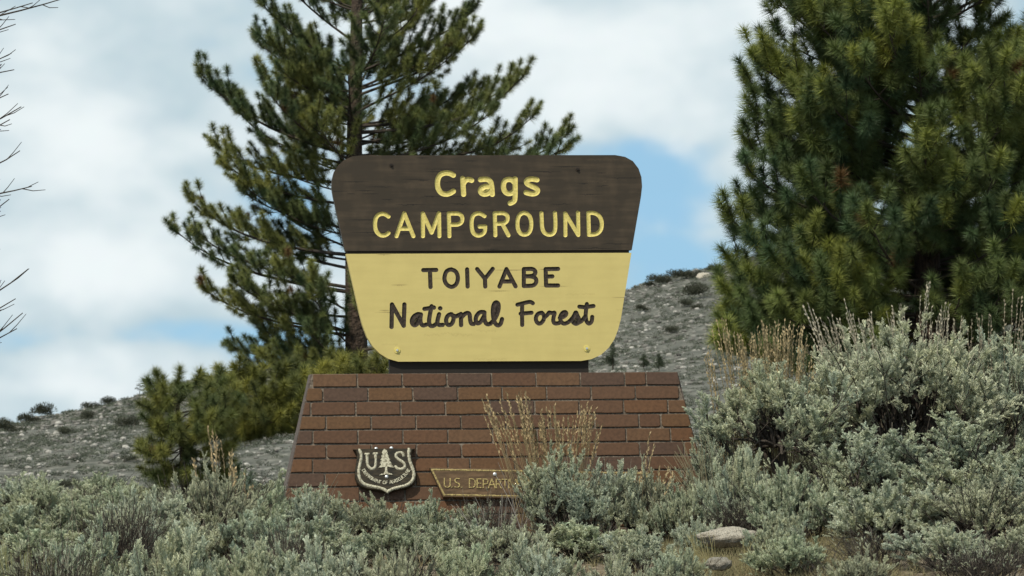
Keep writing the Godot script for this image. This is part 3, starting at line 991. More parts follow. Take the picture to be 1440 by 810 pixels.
func make_sage() -> void:
	make_sprigs()
	var low := []
	for k in 8:
		low.append(sagebrush(100 + k, {"stems": 24, "subs": 11, "sprigs": [32, 28, 32, 15, 25, 34, 20, 28][k], "low": 0.15, "leaf": [1.0, 0.85, 1.1, 0.9, 1.0, 0.8, 1.05, 0.9][k], "tall": 0.5, "dead": [20, 36, 18, 90, 40, 16, 60, 30][k], "tint": [Color(0.36, 0.44, 0.375), Color(0.33, 0.40, 0.315), Color(0.41, 0.48, 0.42), Color(0.32, 0.35, 0.28), Color(0.37, 0.45, 0.34), Color(0.44, 0.51, 0.45), Color(0.34, 0.38, 0.31), Color(0.35, 0.45, 0.39)][k]}))
	var gnarled := []
	gnarled.append(sagebrush(250, {"stems": 30, "subs": 15, "sprigs": 28, "low": 0.55, "leaf": 0.78, "wood": 0.014, "tall": 1.0, "dead": 36, "base": 0.58, "lean": -0.04, "trunk": [PackedVector3Array([Vector3(0.02, -0.1, 0.05), Vector3(-0.03, 0.18, 0.10), Vector3(0.0, 0.3, 0.07), Vector3(-0.05, 0.62, 0.0)]), PackedVector3Array([Vector3(0.0, 0.3, 0.08), Vector3(0.08, 0.46, 0.05), Vector3(0.2, 0.6, 0.0)])], "trunk_r": 0.045}))
	gnarled.append(sagebrush(251, {"stems": 34, "subs": 15, "sprigs": 24, "low": 0.4, "leaf": 0.78, "tint": Color(0.44, 0.49, 0.41), "wood": 0.016, "tall": 1.0, "dead": 60, "base": 0.36, "lean": 0.0, "trunk": [PackedVector3Array([Vector3(-0.08, 0.0, 0.22), Vector3(-0.06, 0.3, 0.20), Vector3(-0.02, 0.5, 0.14), Vector3(-0.1, 0.7, 0.05)]), PackedVector3Array([Vector3(-0.05, 0.4, 0.2), Vector3(0.06, 0.58, 0.15), Vector3(0.1, 0.72, 0.05)])], "trunk_r": 0.045}))
	var dead := [sagebrush(260, {"stems": 22, "subs": 9, "sprigs": 1, "low": 0.2, "leaf": 0.8, "tall": 0.5, "dead": 220, "wood": 0.012}), sagebrush(261, {"stems": 18, "subs": 8, "sprigs": 1, "low": 0.2, "leaf": 0.8, "tall": 0.5, "dead": 160, "wood": 0.014})]
	var tall := []
	for k in 3:
		tall.append(sagebrush(200 + k, {"stems": 32, "subs": 16, "sprigs": 28, "low": 0.3, "leaf": 0.78, "wood": 0.012, "tall": 1.0, "dead": [30, 80, 40][k]}))
	# [x, top y, z, width, tall?] in picture pixels, with the words that tell it from the others
	var rows := [
		[30, 722, 1.6, 150, 0, "sagebrush at the far left edge, back row below the hill's foot"],
		[120, 706, 1.4, 160, 0, "second sagebrush from the left in the back row below the hillside"],
		[212, 700, 1.9, 140, 0, "sagebrush in front of the young pine's foot"],
		[300, 672, 1.5, 150, 0, "tallest left sagebrush, below the gap between young pine and brick base"],
		[385, 692, 1.3, 120, 0, "sagebrush at the lower left corner of the brick base"],
		[450, 700, 1.3, 120, 0, "sagebrush below the left end of the bricks, left of the shield"],
		[525, 703, 1.15, 120, 0, "sagebrush directly under the shield emblem"],
		[598, 712, 1.2, 90, 0, "small sagebrush between the shield and the wooden plaque"],
		[655, 728, 1.25, 80, 0, "sparse low sagebrush under the wooden plaque"],
		[790, 618, 1.45, 140, 1, "upright sagebrush covering the right half of the wooden plaque"],
		[858, 668, 1.0, 130, 0, "rounded sagebrush right of the upright one, against the bricks"],
		[915, 672, 1.0, 110, 0, "sagebrush at the lower right of the brick base"],
		[45, 748, 3.1, 190, 0, "sagebrush in the front left corner, second row"],
		[165, 735, 3.0, 170, 0, "second-row sagebrush below the left hillside"],
		[265, 730, 2.7, 160, 0, "second-row sagebrush below the tallest left one"],
		[360, 733, 2.8, 160, 0, "second-row sagebrush left of the shield's sagebrush"],
		[455, 738, 2.7, 150, 0, "second-row sagebrush below the left end of the bricks"],
		[560, 742, 2.6, 150, 0, "second-row sagebrush between shield and plaque"],
		[645, 748, 2.6, 130, 0, "second-row sagebrush below the plaque's lettering"],
		[715, 758, 2.9, 130, 0, "second-row sagebrush below the upright one"],
		[808, 738, 2.6, 165, 0, "rounded leafy sagebrush in front of the upright one, nearest the bottom middle"],
		[895, 765, 3.2, 120, 0, "low sagebrush left of the rocks"],
		[0, 780, 5.0, 200, 0, "front-row sagebrush in the bottom left corner"],
		[125, 775, 5.0, 190, 0, "front-row sagebrush, second from the bottom left corner"],
		[240, 772, 5.2, 180, 0, "front-row sagebrush, third from the bottom left corner"],
		[350, 776, 5.0, 180, 0, "front-row sagebrush, fourth from the bottom left corner"],
		[455, 778, 5.0, 170, 0, "front-row sagebrush, fifth from the bottom left corner"],
		[560, 780, 5.1, 170, 0, "front-row sagebrush, sixth from the bottom left corner"],
		[665, 778, 5.0, 160, 0, "front-row sagebrush at the bottom middle"],
		[760, 782, 5.0, 160, 0, "front-row sagebrush just right of the bottom middle"],
		[860, 790, 5.0, 150, 0, "front-row sagebrush left of the bare soil"],
		[955, 785, 4.4, 110, 0, "small front-row sagebrush below the rocks"],
		[1090, 530, 0.5, 230, 2, "gnarled sagebrush with a bare dark trunk right of the brick base"],
		[1265, 442, 0.0, 300, 3, "tallest sagebrush with pale dry crown in front of the broad pine"],
		[1405, 462, -0.4, 260, 1, "tall sagebrush at the right edge behind the others"],
		[1165, 500, -0.9, 220, 1, "tall sagebrush between the gnarled one and the tallest one"],
		[1020, 560, -0.6, 140, 1, "sagebrush behind the right end of the brick base"],
		[1225, 592, 1.3, 210, 1, "broad middle sagebrush below the tallest one"],
		[1340, 585, 1.3, 260, 1, "broad sagebrush right of the middle one"],
		[1440, 610, 1.6, 180, 1, "sagebrush at the right edge, middle height"],
		[1035, 655, 1.2, 110, 0, "small sagebrush beside the grass right of the bricks"],
		[1115, 668, 2.0, 160, 0, "sagebrush above the upper rock, to its right"],
		[1240, 690, 2.6, 180, 0, "low sagebrush over the dark hollow on the right"],
		[1385, 682, 2.8, 210, 0, "low leafy sagebrush near the lower right corner"],
		[1110, 757, 3.6, 130, 0, "small leafy sagebrush right of the lower rock"],
		[1330, 760, 3.8, 160, 0, "front sagebrush near the bottom right"],
		[1435, 745, 3.6, 150, 0, "front sagebrush in the bottom right corner"],
		[688, 705, 1.7, 90, 4, "bare grey twiggy bush under the wooden plaque"],
		[175, 712, 3.4, 110, 4, "half-dead twiggy bush among the left sagebrush, with dark bare stems"],
		[80, 768, 5.4, 130, 4, "bare dark twigs of a dead bush near the bottom left corner"],
		[400, 745, 3.6, 100, 4, "leafless twigs between the second-row sagebrush left of the shield"],
		[1228, 772, 3.6, 110, 4, "low dead twigs on the bare soil at the bottom right"],
		[1270, 735, 2.2, 190, 4, "dead twiggy bush in the dark hollow on the right"],
		[1385, 765, 4.2, 150, 4, "bare twigs of a dead bush at the bottom right"],
		[1050, 700, 1.6, 110, 4, "dead twiggy bush just above the large flat rock"],
		[1000, 615, 0.75, 95, 1, "narrow sagebrush hiding the right end of the bricks"],
		[1092, 730, 2.7, 90, 0, "small sagebrush half hiding the right side of the flat rock"],
		[955, 690, 1.15, 100, 0, "sagebrush covering the lower right corner of the bricks"],
		[985, 735, 2.0, 80, 0, "small sagebrush left of the large flat rock"],
		[1205, 785, 4.4, 120, 0, "small front sagebrush below the dark hollow"]]
	rng.seed = 300
	var turns := []
	for i in rows.size(): turns.append(rnd(0, TAU))
	for i in rows.size():
		var a: Array = rows[i]
		var top := at_z(a[0], a[1], a[2])
		var w: float = a[3] / FOCAL * (EYE.z - a[2])
		var y := ground_y(top.x, a[2])
		var h := maxf(top.y - y, 0.22)
		var set_: Array = [low, tall, [gnarled[0]], [gnarled[1]], dead][a[4]]
		dup_bush(set_[i % set_.size()], Vector3(top.x, y - 0.02, a[2]), turns[i], w * 1.05, h * ([2.0, 0.95, 0.95, 0.92, 2.0][a[4]]), a[5], "sagebrush round the sign")
	# plants beyond the sign, seen only as tops between the near ones
	for i in 16:
		var px := rnd(-60.0, 420.0) if i < 11 else rnd(940.0, 1100.0)
		var z := rnd(-16.0, -3.0)
		var p := at_z(px, 700, z)
		dup_bush(low[i % 8], Vector3(p.x, ground_y(p.x, z) - 0.02, z), rnd(0, TAU), rnd(0.7, 1.1), rnd(0.5, 0.9), "low sagebrush beyond the front rows, only its top showing", "sagebrush beyond the front rows")
	for k in low + tall + gnarled + dead: k.free()

# ---------------------------------------------------------------- dry grass
func stalk_clump(called: String, label: String, list: Array, z: float, color: Color, heads: bool, thick := 1.0, group := "") -> void:
	# list of [foot x, foot y, tip x, tip y] in picture pixels, each grown into a small sheaf of stalks
	var first := at_z(list[0][0], list[0][1], z)
	first.y = ground_y(first.x, z)
	var o := thing(called, label, "grass", Transform3D(Basis(), first), group)
	var st := new_st()
	st.set_smooth_group(-1)
	for a: Array in list:
		for k in int(a[4] * thick):
			var zz := z + rnd(-0.12, 0.12)
			var foot := at_z(a[0] + rnd(-9, 9), a[1], zz)
			foot.y = ground_y(foot.x, zz)
			foot -= first
			var tip := at_z(a[2] + rnd(-13, 13), a[3] + rnd(-4, 26), zz) - first
			var l := foot.distance_to(tip)
			var mid := foot.lerp(tip, 0.55) + Vector3((foot.x - tip.x) * 0.14, l * 0.05, rnd(-0.03, 0.03))
			var c := color * rnd(0.7, 1.2)
			c.a = 1.0
			st.set_color(c)
			var line := PackedVector3Array()
			for i in 7:
				var t := i / 6.0
				line.append(foot.lerp(mid, t).lerp(mid.lerp(tip, t), t))
			tube(st, line, 0.0026, 0.0014, 3)
			if heads:
				var s := 0.66
				while s < 1.0:
					var p := along(line, s)
					var d := (dir_at(line, s) + rvec() * 0.5).normalized()
					var side := d.cross(rvec()).normalized() * rnd(0.004, 0.0075)
					st.set_color(c * 1.15)
					quad(st, p, p + d * 0.011 - side, p + d * 0.026, p + d * 0.011 + side)
					s += 0.022
	part(o, "stalks", finish(st), M.straw, Transform3D(), "stuff")

func make_grass() -> void:
	rng.seed = 55
	var gold := Color(0.30, 0.235, 0.135)
	var tan_ := Color(0.34, 0.27, 0.16)
	var grey := Color(0.26, 0.23, 0.17)
	stalk_clump("dry_stalks", "tall tan seed stalks rising from the upright sagebrush before the bricks", [[745, 680, 690, 560, 4], [750, 680, 700, 580, 3], [760, 680, 722, 556, 4], [762, 680, 735, 545, 4], [775, 680, 752, 580, 4], [785, 680, 770, 575, 4], [795, 680, 790, 570, 3], [800, 680, 812, 580, 4], [808, 680, 828, 570, 4], [815, 680, 838, 590, 2], [770, 680, 745, 605, 4]], 1.2, gold, true, 2.3)
	stalk_clump("dry_stalks", "thin dry stalks before the lower right bricks", [[900, 690, 912, 612, 2], [915, 690, 938, 640, 3], [890, 690, 905, 640, 2]], 1.05, tan_, true)
	stalk_clump("dry_stalks", "golden seed stalks rising behind the gnarled sagebrush", [[1040, 560, 1008, 450, 4], [1050, 560, 1020, 462, 4], [1060, 560, 1045, 470, 5], [1075, 560, 1068, 460, 5], [1085, 560, 1082, 450, 6], [1095, 560, 1098, 455, 6], [1105, 560, 1112, 452, 6], [1110, 560, 1128, 460, 5], [1025, 560, 1000, 490, 4], [1070, 560, 1050, 482, 6], [1090, 560, 1090, 475, 7], [1105, 560, 1135, 490, 5]], 0.3, Color(0.30, 0.245, 0.145), true, 1.9)
	stalk_clump("dry_stalks", "pale grey stalks leaning from the top of the tallest sagebrush", [[1210, 520, 1140, 430, 4], [1225, 520, 1165, 442, 5], [1240, 520, 1190, 425, 4], [1255, 520, 1215, 440, 6], [1275, 520, 1265, 432, 8], [1290, 520, 1300, 398, 3], [1300, 520, 1320, 430, 6], [1320, 520, 1345, 425, 4], [1230, 520, 1150, 450, 6], [1250, 520, 1185, 445, 6]], -0.1, Color(0.36, 0.33, 0.26), true, 1.5)
	stalk_clump("dry_stalks", "dry stalks at the right edge above the tall sagebrush", [[1370, 530, 1370, 440, 4], [1390, 530, 1385, 425, 3], [1410, 542, 1425, 405, 4], [1425, 530, 1440, 430, 4], [1345, 530, 1330, 450, 4]], -0.3, grey, true)
	stalk_clump("dry_stalks", "dry stalks between the young pine and the brick base", [[305, 720, 296, 612, 3], [312, 720, 305, 598, 3], [318, 720, 318, 618, 3], [325, 720, 330, 640, 3], [285, 720, 275, 640, 2], [340, 720, 348, 660, 3]], 1.2, tan_, true)
	stalk_clump("dry_stalks", "sparse dry stems among the left sagebrush", [[150, 760, 205, 672, 2], [160, 760, 150, 678, 2], [240, 740, 225, 670, 2], [110, 740, 95, 690, 2], [440, 740, 470, 660, 2], [425, 740, 478, 665, 2], [185, 770, 178, 690, 2]], 1.9, grey, false)
	stalk_clump("dry_stalks", "grey dead twigs standing under the wooden plaque", [[690, 760, 668, 690, 3], [700, 760, 705, 690, 3], [710, 760, 735, 680, 3], [725, 770, 740, 700, 3], [680, 770, 640, 705, 3], [740, 760, 690, 640, 2]], 1.9, Color(0.33, 0.3, 0.27), false)
	stalk_clump("dry_grass", "drooping tan grass clump at the right end of the bricks", [[1000, 720, 945, 640, 10], [1000, 720, 955, 620, 10], [1005, 720, 965, 660, 12], [1000, 720, 985, 600, 8], [1005, 720, 1010, 640, 8], [1000, 720, 938, 670, 8]], 0.9, Color(0.30, 0.265, 0.17), false)
	stalk_clump("dry_grass", "short yellow grass round the rocks on the right", [[960, 800, 940, 770, 14], [985, 770, 975, 745, 14], [1045, 775, 1055, 752, 14], [1010, 806, 1005, 778, 16], [1060, 800, 1075, 775, 14], [1030, 812, 1035, 785, 14], [980, 810, 970, 782, 14], [1075, 790, 1085, 765, 16], [1130, 800, 1125, 775, 16], [1160, 800, 1170, 778, 16], [1000, 780, 992, 752, 12]], 3.2, Color(0.36, 0.32, 0.16), false)
	stalk_clump("dry_grass", "yellowish grass tuft in the bottom left corner", [[15, 830, 5, 760, 12], [35, 830, 40, 765, 12], [60, 830, 70, 775, 10], [-10, 830, -15, 770, 10]], 5.3, Color(0.33, 0.32, 0.15), false)
	# short litter on the soil: nobody could count it
	var st := new_st()
	st.set_smooth_group(-1)
	for i in 9:
		var d := Vector3(rnd(-1, 1), rnd(0.25, 1.2), rnd(-1, 1)).normalized()
		var side := d.cross(rvec()).normalized() * 0.0018
		tri(st, -side, d * rnd(0.05, 0.11), side)
	var blade := finish(st)
	var places := []
	var tints := PackedColorArray()
	for i in 9000:
		var x := rnd(-4.5, 4.5)
		var z := rnd(-3.0, 7.0)
		if i % 3 == 0: x = rnd(0.9, 2.2); z = rnd(1.0, 5.0)
		places.append(Transform3D(Basis(Vector3.UP, rnd(0, TAU)).scaled(Vector3.ONE * rnd(0.6, 1.3)), Vector3(x, ground_y(x, z) - 0.005, z)))
		tints.append(Color(0.27, 0.225, 0.13).lerp(Color(0.20, 0.20, 0.11), rng.randf()) * rnd(0.7, 1.2))
	tag(scatter(self, "ground_litter", blade, M.straw, places, tints), "short dry grass and litter on the soil between the shrubs", "litter")

# ---------------------------------------------------------------- rocks, bare tree
func make_rocks() -> void:
	rng.seed = 66
	var spots := [[1025, 752, 2.3, 0.185, 0.062, "large pale flat rock on the soil right of the brick base"], [1010, 790, 3.6, 0.075, 0.04, "small pale rock below the large flat one"]]
	for k in spots.size():
		var a: Array = spots[k]
		var p := at_z(a[0], a[1], a[2])
		var y := ground_y(p.x, a[2])
		var o := part(self, "rock", rock_mesh(30 + k, 1.0, 0.24, 2), M.rock, Transform3D(Basis(Vector3.UP, rnd(0, TAU)).scaled(Vector3(a[3], a[4], a[3] * 0.7)), Vector3(p.x, maxf(y, p.y - a[4] * 0.3), a[2])))
		tag(o, a[5], "rock")

func make_bare_tree() -> void:
	rng.seed = 71
	var z := 2.0
	var base := at_z(-190, 760, z)
	base.y = ground_y(base.x, z)
	var o := thing("bare_tree", "leafless tree at the left edge, only its twig tips reaching into view", "tree", Transform3D(Basis(), base))
	var trunk := PackedVector3Array([Vector3.ZERO])
	for a in [[-185, 600], [-170, 420], [-165, 240], [-170, 60], [-160, -80]]: trunk.append(at_z(a[0], a[1], z) - base)
	var st := new_st()
	st.set_smooth_group(0)
	tube(st, trunk, 0.07, 0.02, 8)
	part(o, "trunk", finish(st), M.bark)
	for a: Array in [[60, 46, 4], [50, 95, -4], [70, 22, 34], [110, 16, 75], [120, 20, 98], [200, 30, 150], [190, 12, 132], [200, 14, 168], [240, 28, 212], [250, 45, 262], [330, 13, 280], [370, 0, 350], [420, 40, 378], [440, 22, 420], [480, 32, 440], [460, 24, 462]]:
		var p0 := along(trunk, clampf((650.0 - a[0]) / 730.0, 0.1, 0.98))
		var tip := at_z(a[1], a[2], z + rnd(-0.3, 0.3)) - base
		var sagv := Vector3(0, -0.05, rnd(-0.1, 0.1))
		var c := bez(p0, p0.lerp(tip, 0.3) + sagv + rvec() * 0.05, p0.lerp(tip, 0.7) + sagv + rvec() * 0.05, tip, 8)
		var bs := new_st()
		tube(bs, c, 0.012, 0.0028, 4)
		for k in 5:
			var s := rnd(0.55, 0.95)
			var p := along(c, s)
			var d := (dir_at(c, s) + Vector3(0, rnd(-0.8, 1.0), rnd(-0.5, 0.5))).normalized()
			var l := rnd(0.06, 0.16)
			tube(bs, PackedVector3Array([p, p + d * l * 0.5, p + d * l + Vector3(0.01, 0.02, 0)]), 0.004, 0.0022, 3)
		part(o, "branch", finish(bs), M.twig)

# ---------------------------------------------------------------- the sign
const WALL_TOP := 0.30        # thickness of the brick base at its top
const BATTER := 0.20          # how far each face leans out per metre of height

func make_wall() -> void:
	rng.seed = 12
	var front := WALL_TOP * 0.5
	var tl := on_site(438, 525.5, front)
	var tr := on_site(952, 522.0, front)
	var top := (tl.y + tr.y) * 0.5
	var foot := -0.15
	var H := top - foot
	var o := thing("brick_base", "long brown brick base with sloping ends that carries the sign", "wall", site)
	# half lengths at the top and how they widen per metre down
	var l0 := tl.x
	var r0 := tr.x
	var wl := 0.225
	var wr := 0.215
	# mortar body, 7 mm behind the brick faces
	var inset := 0.006
	var b := H * BATTER
	var ft := front - inset
	var corners := func(y: float, z: float) -> Array:
		return [Vector3(l0 - wl * (top - y) + inset, y, z), Vector3(r0 + wr * (top - y) - inset, y, z)]
	var st := new_st()
	st.set_smooth_group(-1)
	var mt := top - 0.004
	var f_top: Array = corners.call(mt, ft); var f_bot: Array = corners.call(foot, ft + b)
	var k_top: Array = corners.call(mt, -ft); var k_bot: Array = corners.call(foot, -ft - b)
	quad(st, f_top[0], f_top[1], f_bot[1], f_bot[0])
	quad(st, k_top[1], k_top[0], k_bot[0], k_bot[1])
	quad(st, k_top[0], k_top[1], f_top[1], f_top[0])
	quad(st, k_top[0], f_top[0], f_bot[0], k_bot[0])
	quad(st, f_top[1], k_top[1], k_bot[1], f_bot[1])
	part(o, "mortar", finish(st), M.mortar)
	# render on the two sloping ends
	for side in [-1.0, 1.0]:
		var e := new_st()
		e.set_smooth_group(-1)
		var i := 0 if side < 0 else 1
		var push := Vector3(side * 0.012, 0, 0)
		var a: Vector3 = f_top[i] + push + Vector3(side * -0.0, 0, -0.012); var c: Vector3 = k_top[i] + push
		var d: Vector3 = k_bot[i] + push; var g: Vector3 = f_bot[i] + push + Vector3(0, 0, -0.012)
		quad(e, c, a, g, d)
		var bk := Vector3(-side * 0.011, 0, 0)
		quad(e, a, a + bk, g + bk, g)
		quad(e, c + bk, a + bk, a, c)
		part(o, "end_render", finish(e), M.end_cap)
	# bricks: course by course on the leaning front face
	var course := 0.0962
	var lean := atan(BATTER)
	var tilt := Transform3D(Basis(Vector3.RIGHT, -lean), Vector3(0, top, front))
	var slope := course / cos(lean)
	var n := int(H / course) + 1
	for r in n:
		var v1 := -slope * r - 0.006
		var v0 := -slope * (r + 1) + 0.006
		var y1 := -v1 * cos(lean)
		var y0 := -v0 * cos(lean)
		var left0 := l0 - wl * y0; var left1 := l0 - wl * y1
		var right0 := r0 + wr * y0; var right1 := r0 + wr * y1
		var x := l0 - 0.305 * (1.0 if r % 2 == 0 else 0.62) - 0.03
		if r % 2 == 0: x = l0 - 0.305 - 0.004
		x += rnd(-0.012, 0.012)
		var odd := rng.randi_range(2, 7)
		var idx := 0
		while x < right0:
			var w := 0.305
			if idx == odd + 1 and r % 3 == 0: w = 0.15
			var xa := x + 0.006; var xb := x + w - 0.006
			x += w
			idx += 1
			var poly := PackedVector2Array([Vector2(maxf(xa, left1), v1), Vector2(minf(xb, right1), v1), Vector2(minf(xb, right0), v0), Vector2(maxf(xa, left0), v0)])
			if poly[1].x - poly[0].x < 0.02 or poly[2].x - poly[3].x < 0.03: continue
			var cx := (poly[0].x + poly[1].x) * 0.5
			var cy := (v0 + v1) * 0.5
			# a worn outline: edges a little wavy, corners chipped here and there
			var own := PackedVector2Array()
			for q in 4:
				var p: Vector2 = poly[q] - Vector2(cx, cy)
				var nx: Vector2 = poly[(q + 1) % 4] - Vector2(cx, cy)
				var pv: Vector2 = poly[(q + 3) % 4] - Vector2(cx, cy)
				if rng.randf() < 0.3:
					own.append(p + (pv - p).normalized() * rnd(0.004, 0.012))
					own.append(p + (nx - p).normalized() * rnd(0.004, 0.016))
				else:
					own.append(p + Vector2(rnd(-0.0015, 0.0015), rnd(-0.0015, 0.0015)))
				if q % 2 == 0:
					for t in [0.3, 0.68]: own.append(p.lerp(nx, t + rnd(-0.06, 0.06)) + Vector2(0, rnd(-0.0016, 0.0016)))
			var mesh := slab(own, 0.004, -0.10, 0.003)
			var pick := rng.randi_range(0, 6)
			if r == 0 and xb > r0 - 0.1: pick = 5
			part(o, "brick", mesh, M.bricks[pick], tilt * Transform3D(Basis.from_euler(Vector3(rnd(-0.01, 0.01), rnd(-0.004, 0.004), rnd(-0.006, 0.006))), Vector3(cx, cy, rnd(-0.002, 0.002))))

const CRAGS := [
	[[300, 130, 265, 110, 215, 102, 160, 118, 128, 160, 118, 222, 128, 285, 163, 332, 215, 347, 265, 335, 300, 310]],
	[[405, 168, 415, 345], [415, 225, 430, 192, 460, 178, 485, 180, 505, 188]],
	[[605, 180, 650, 174, 695, 180, 722, 205, 732, 260, 738, 345], [725, 255, 665, 253, 615, 275, 600, 308, 622, 340, 668, 345, 708, 325, 730, 295]],
	[[990, 215, 960, 182, 915, 175, 875, 195, 860, 245, 870, 305, 905, 338, 955, 335, 990, 305], [995, 172, 995, 260, 995, 390, 982, 428, 940, 445]],
	[[1240, 182, 1190, 172, 1140, 178, 1118, 200, 1130, 228, 1180, 252, 1230, 275, 1252, 302, 1235, 332, 1185, 344, 1118, 325]]]
const CAMPG := [
	[[250, 155, 215, 130, 180, 122, 135, 135, 105, 175, 96, 240, 105, 310, 140, 355, 185, 372, 225, 362, 250, 340]],
	[[340, 375, 428, 120], [428, 120, 530, 375], [370, 292, 495, 292]],
	[[638, 375, 636, 120], [636, 120, 735, 335], [735, 335, 818, 120], [818, 120, 822, 375]],
	[[935, 375, 928, 122], [928, 122, 1000, 120, 1040, 122, 1075, 145, 1083, 185, 1070, 225, 1035, 245, 1000, 247, 935, 247]],
	[[1330, 150, 1295, 125, 1255, 118, 1212, 132, 1190, 170, 1182, 240, 1192, 320, 1220, 358, 1262, 372, 1305, 358, 1335, 325, 1338, 270], [1338, 268, 1275, 268]]]
const ROUND := [
	[[92, 365, 85, 120], [85, 120, 150, 116, 190, 117, 225, 138, 233, 172, 222, 210, 190, 232, 150, 235, 92, 236], [170, 236, 240, 366]],
	[[415, 112, 465, 128, 492, 180, 498, 245, 488, 310, 462, 348, 418, 362, 375, 348, 348, 305, 338, 240, 345, 175, 370, 128, 415, 112]],
	[[610, 115, 614, 200, 616, 270, 632, 325, 665, 353, 705, 362, 745, 348, 765, 310, 768, 240, 766, 180, 762, 115]],
	[[880, 365, 878, 120], [878, 120, 1025, 362], [1025, 362, 1022, 112]],
	[[1145, 360, 1138, 115], [1138, 115, 1180, 113, 1215, 118, 1258, 142, 1285, 190, 1292, 250, 1280, 305, 1245, 345, 1200, 358, 1145, 360]]]
const TOIYABE := [
	[[70, 102, 195, 100], [135, 102, 140, 265]],
	[[340, 95, 382, 110, 402, 150, 405, 190, 392, 235, 362, 260, 335, 265, 298, 245, 275, 205, 274, 165, 288, 120, 312, 100, 340, 95]],
	[[493, 95, 498, 260]],
	[[590, 92, 665, 185], [665, 185, 740, 90], [665, 185, 668, 260]],
	[[805, 260, 872, 92], [872, 92, 960, 258], [830, 212, 935, 210]],
	[[1040, 255, 1040, 92], [1040, 92, 1090, 90, 1125, 90, 1152, 110, 1150, 140, 1120, 160, 1045, 162], [1045, 162, 1120, 162, 1158, 182, 1162, 220, 1135, 250, 1090, 254, 1040, 255]],
	[[1370, 90, 1250, 92], [1250, 92, 1255, 250], [1255, 250, 1370, 250], [1252, 165, 1315, 162]]]
const NATIONAL := [
	[[125, 398, 130, 145], [130, 145, 262, 385], [262, 385, 270, 145]],
	[[455, 258, 415, 252, 372, 280, 350, 325, 360, 370, 392, 384, 428, 348, 452, 280], [456, 260, 448, 300, 450, 350, 475, 386, 515, 372]],
	[[575, 165, 558, 250, 545, 330, 555, 385, 590, 390, 620, 370], [495, 195, 545, 188, 602, 180]],
	[[660, 255, 645, 310, 638, 350, 655, 378, 700, 375], [671, 188, 674, 189]],
	[[800, 255, 765, 262, 740, 300, 738, 350, 765, 382, 805, 365, 826, 310, 818, 268, 790, 255], [822, 272, 850, 280, 885, 262]],
	[[905, 252, 908, 378], [905, 300, 950, 248, 985, 238, 1005, 255, 1008, 310, 1018, 362, 1050, 365]],
	[[1165, 232, 1120, 228, 1080, 270, 1068, 325, 1090, 364, 1128, 345, 1160, 285], [1170, 235, 1168, 300, 1180, 350, 1205, 372, 1240, 360]],
	[[1235, 362, 1290, 310, 1328, 220, 1332, 140, 1302, 115, 1272, 145, 1262, 230, 1275, 330, 1310, 385, 1352, 372, 1368, 310]]]
const FOREST := [
	[[140, 205, 230, 182, 310, 162, 350, 162, 380, 182], [215, 205, 212, 330], [212, 330, 215, 520], [190, 345, 360, 330]],
	[[520, 330, 460, 342, 425, 400, 432, 470, 480, 508, 535, 470, 562, 400, 540, 345, 510, 330]],
	[[560, 405, 610, 362, 632, 322, 655, 332, 690, 335, 725, 325, 705, 390, 695, 460, 720, 502, 790, 490]],
	[[800, 410, 865, 395, 908, 348, 888, 315, 840, 328, 805, 390, 812, 465, 860, 505, 920, 488, 970, 445]],
	[[960, 455, 1020, 385, 1050, 310, 1072, 370, 1104, 430, 1090, 490, 1050, 508, 1010, 482], [1095, 485, 1140, 460, 1190, 395]],
	[[1222, 195, 1208, 300, 1200, 400, 1220, 480, 1262, 505, 1300, 465, 1306, 395], [1105, 235, 1180, 244, 1325, 225]]]

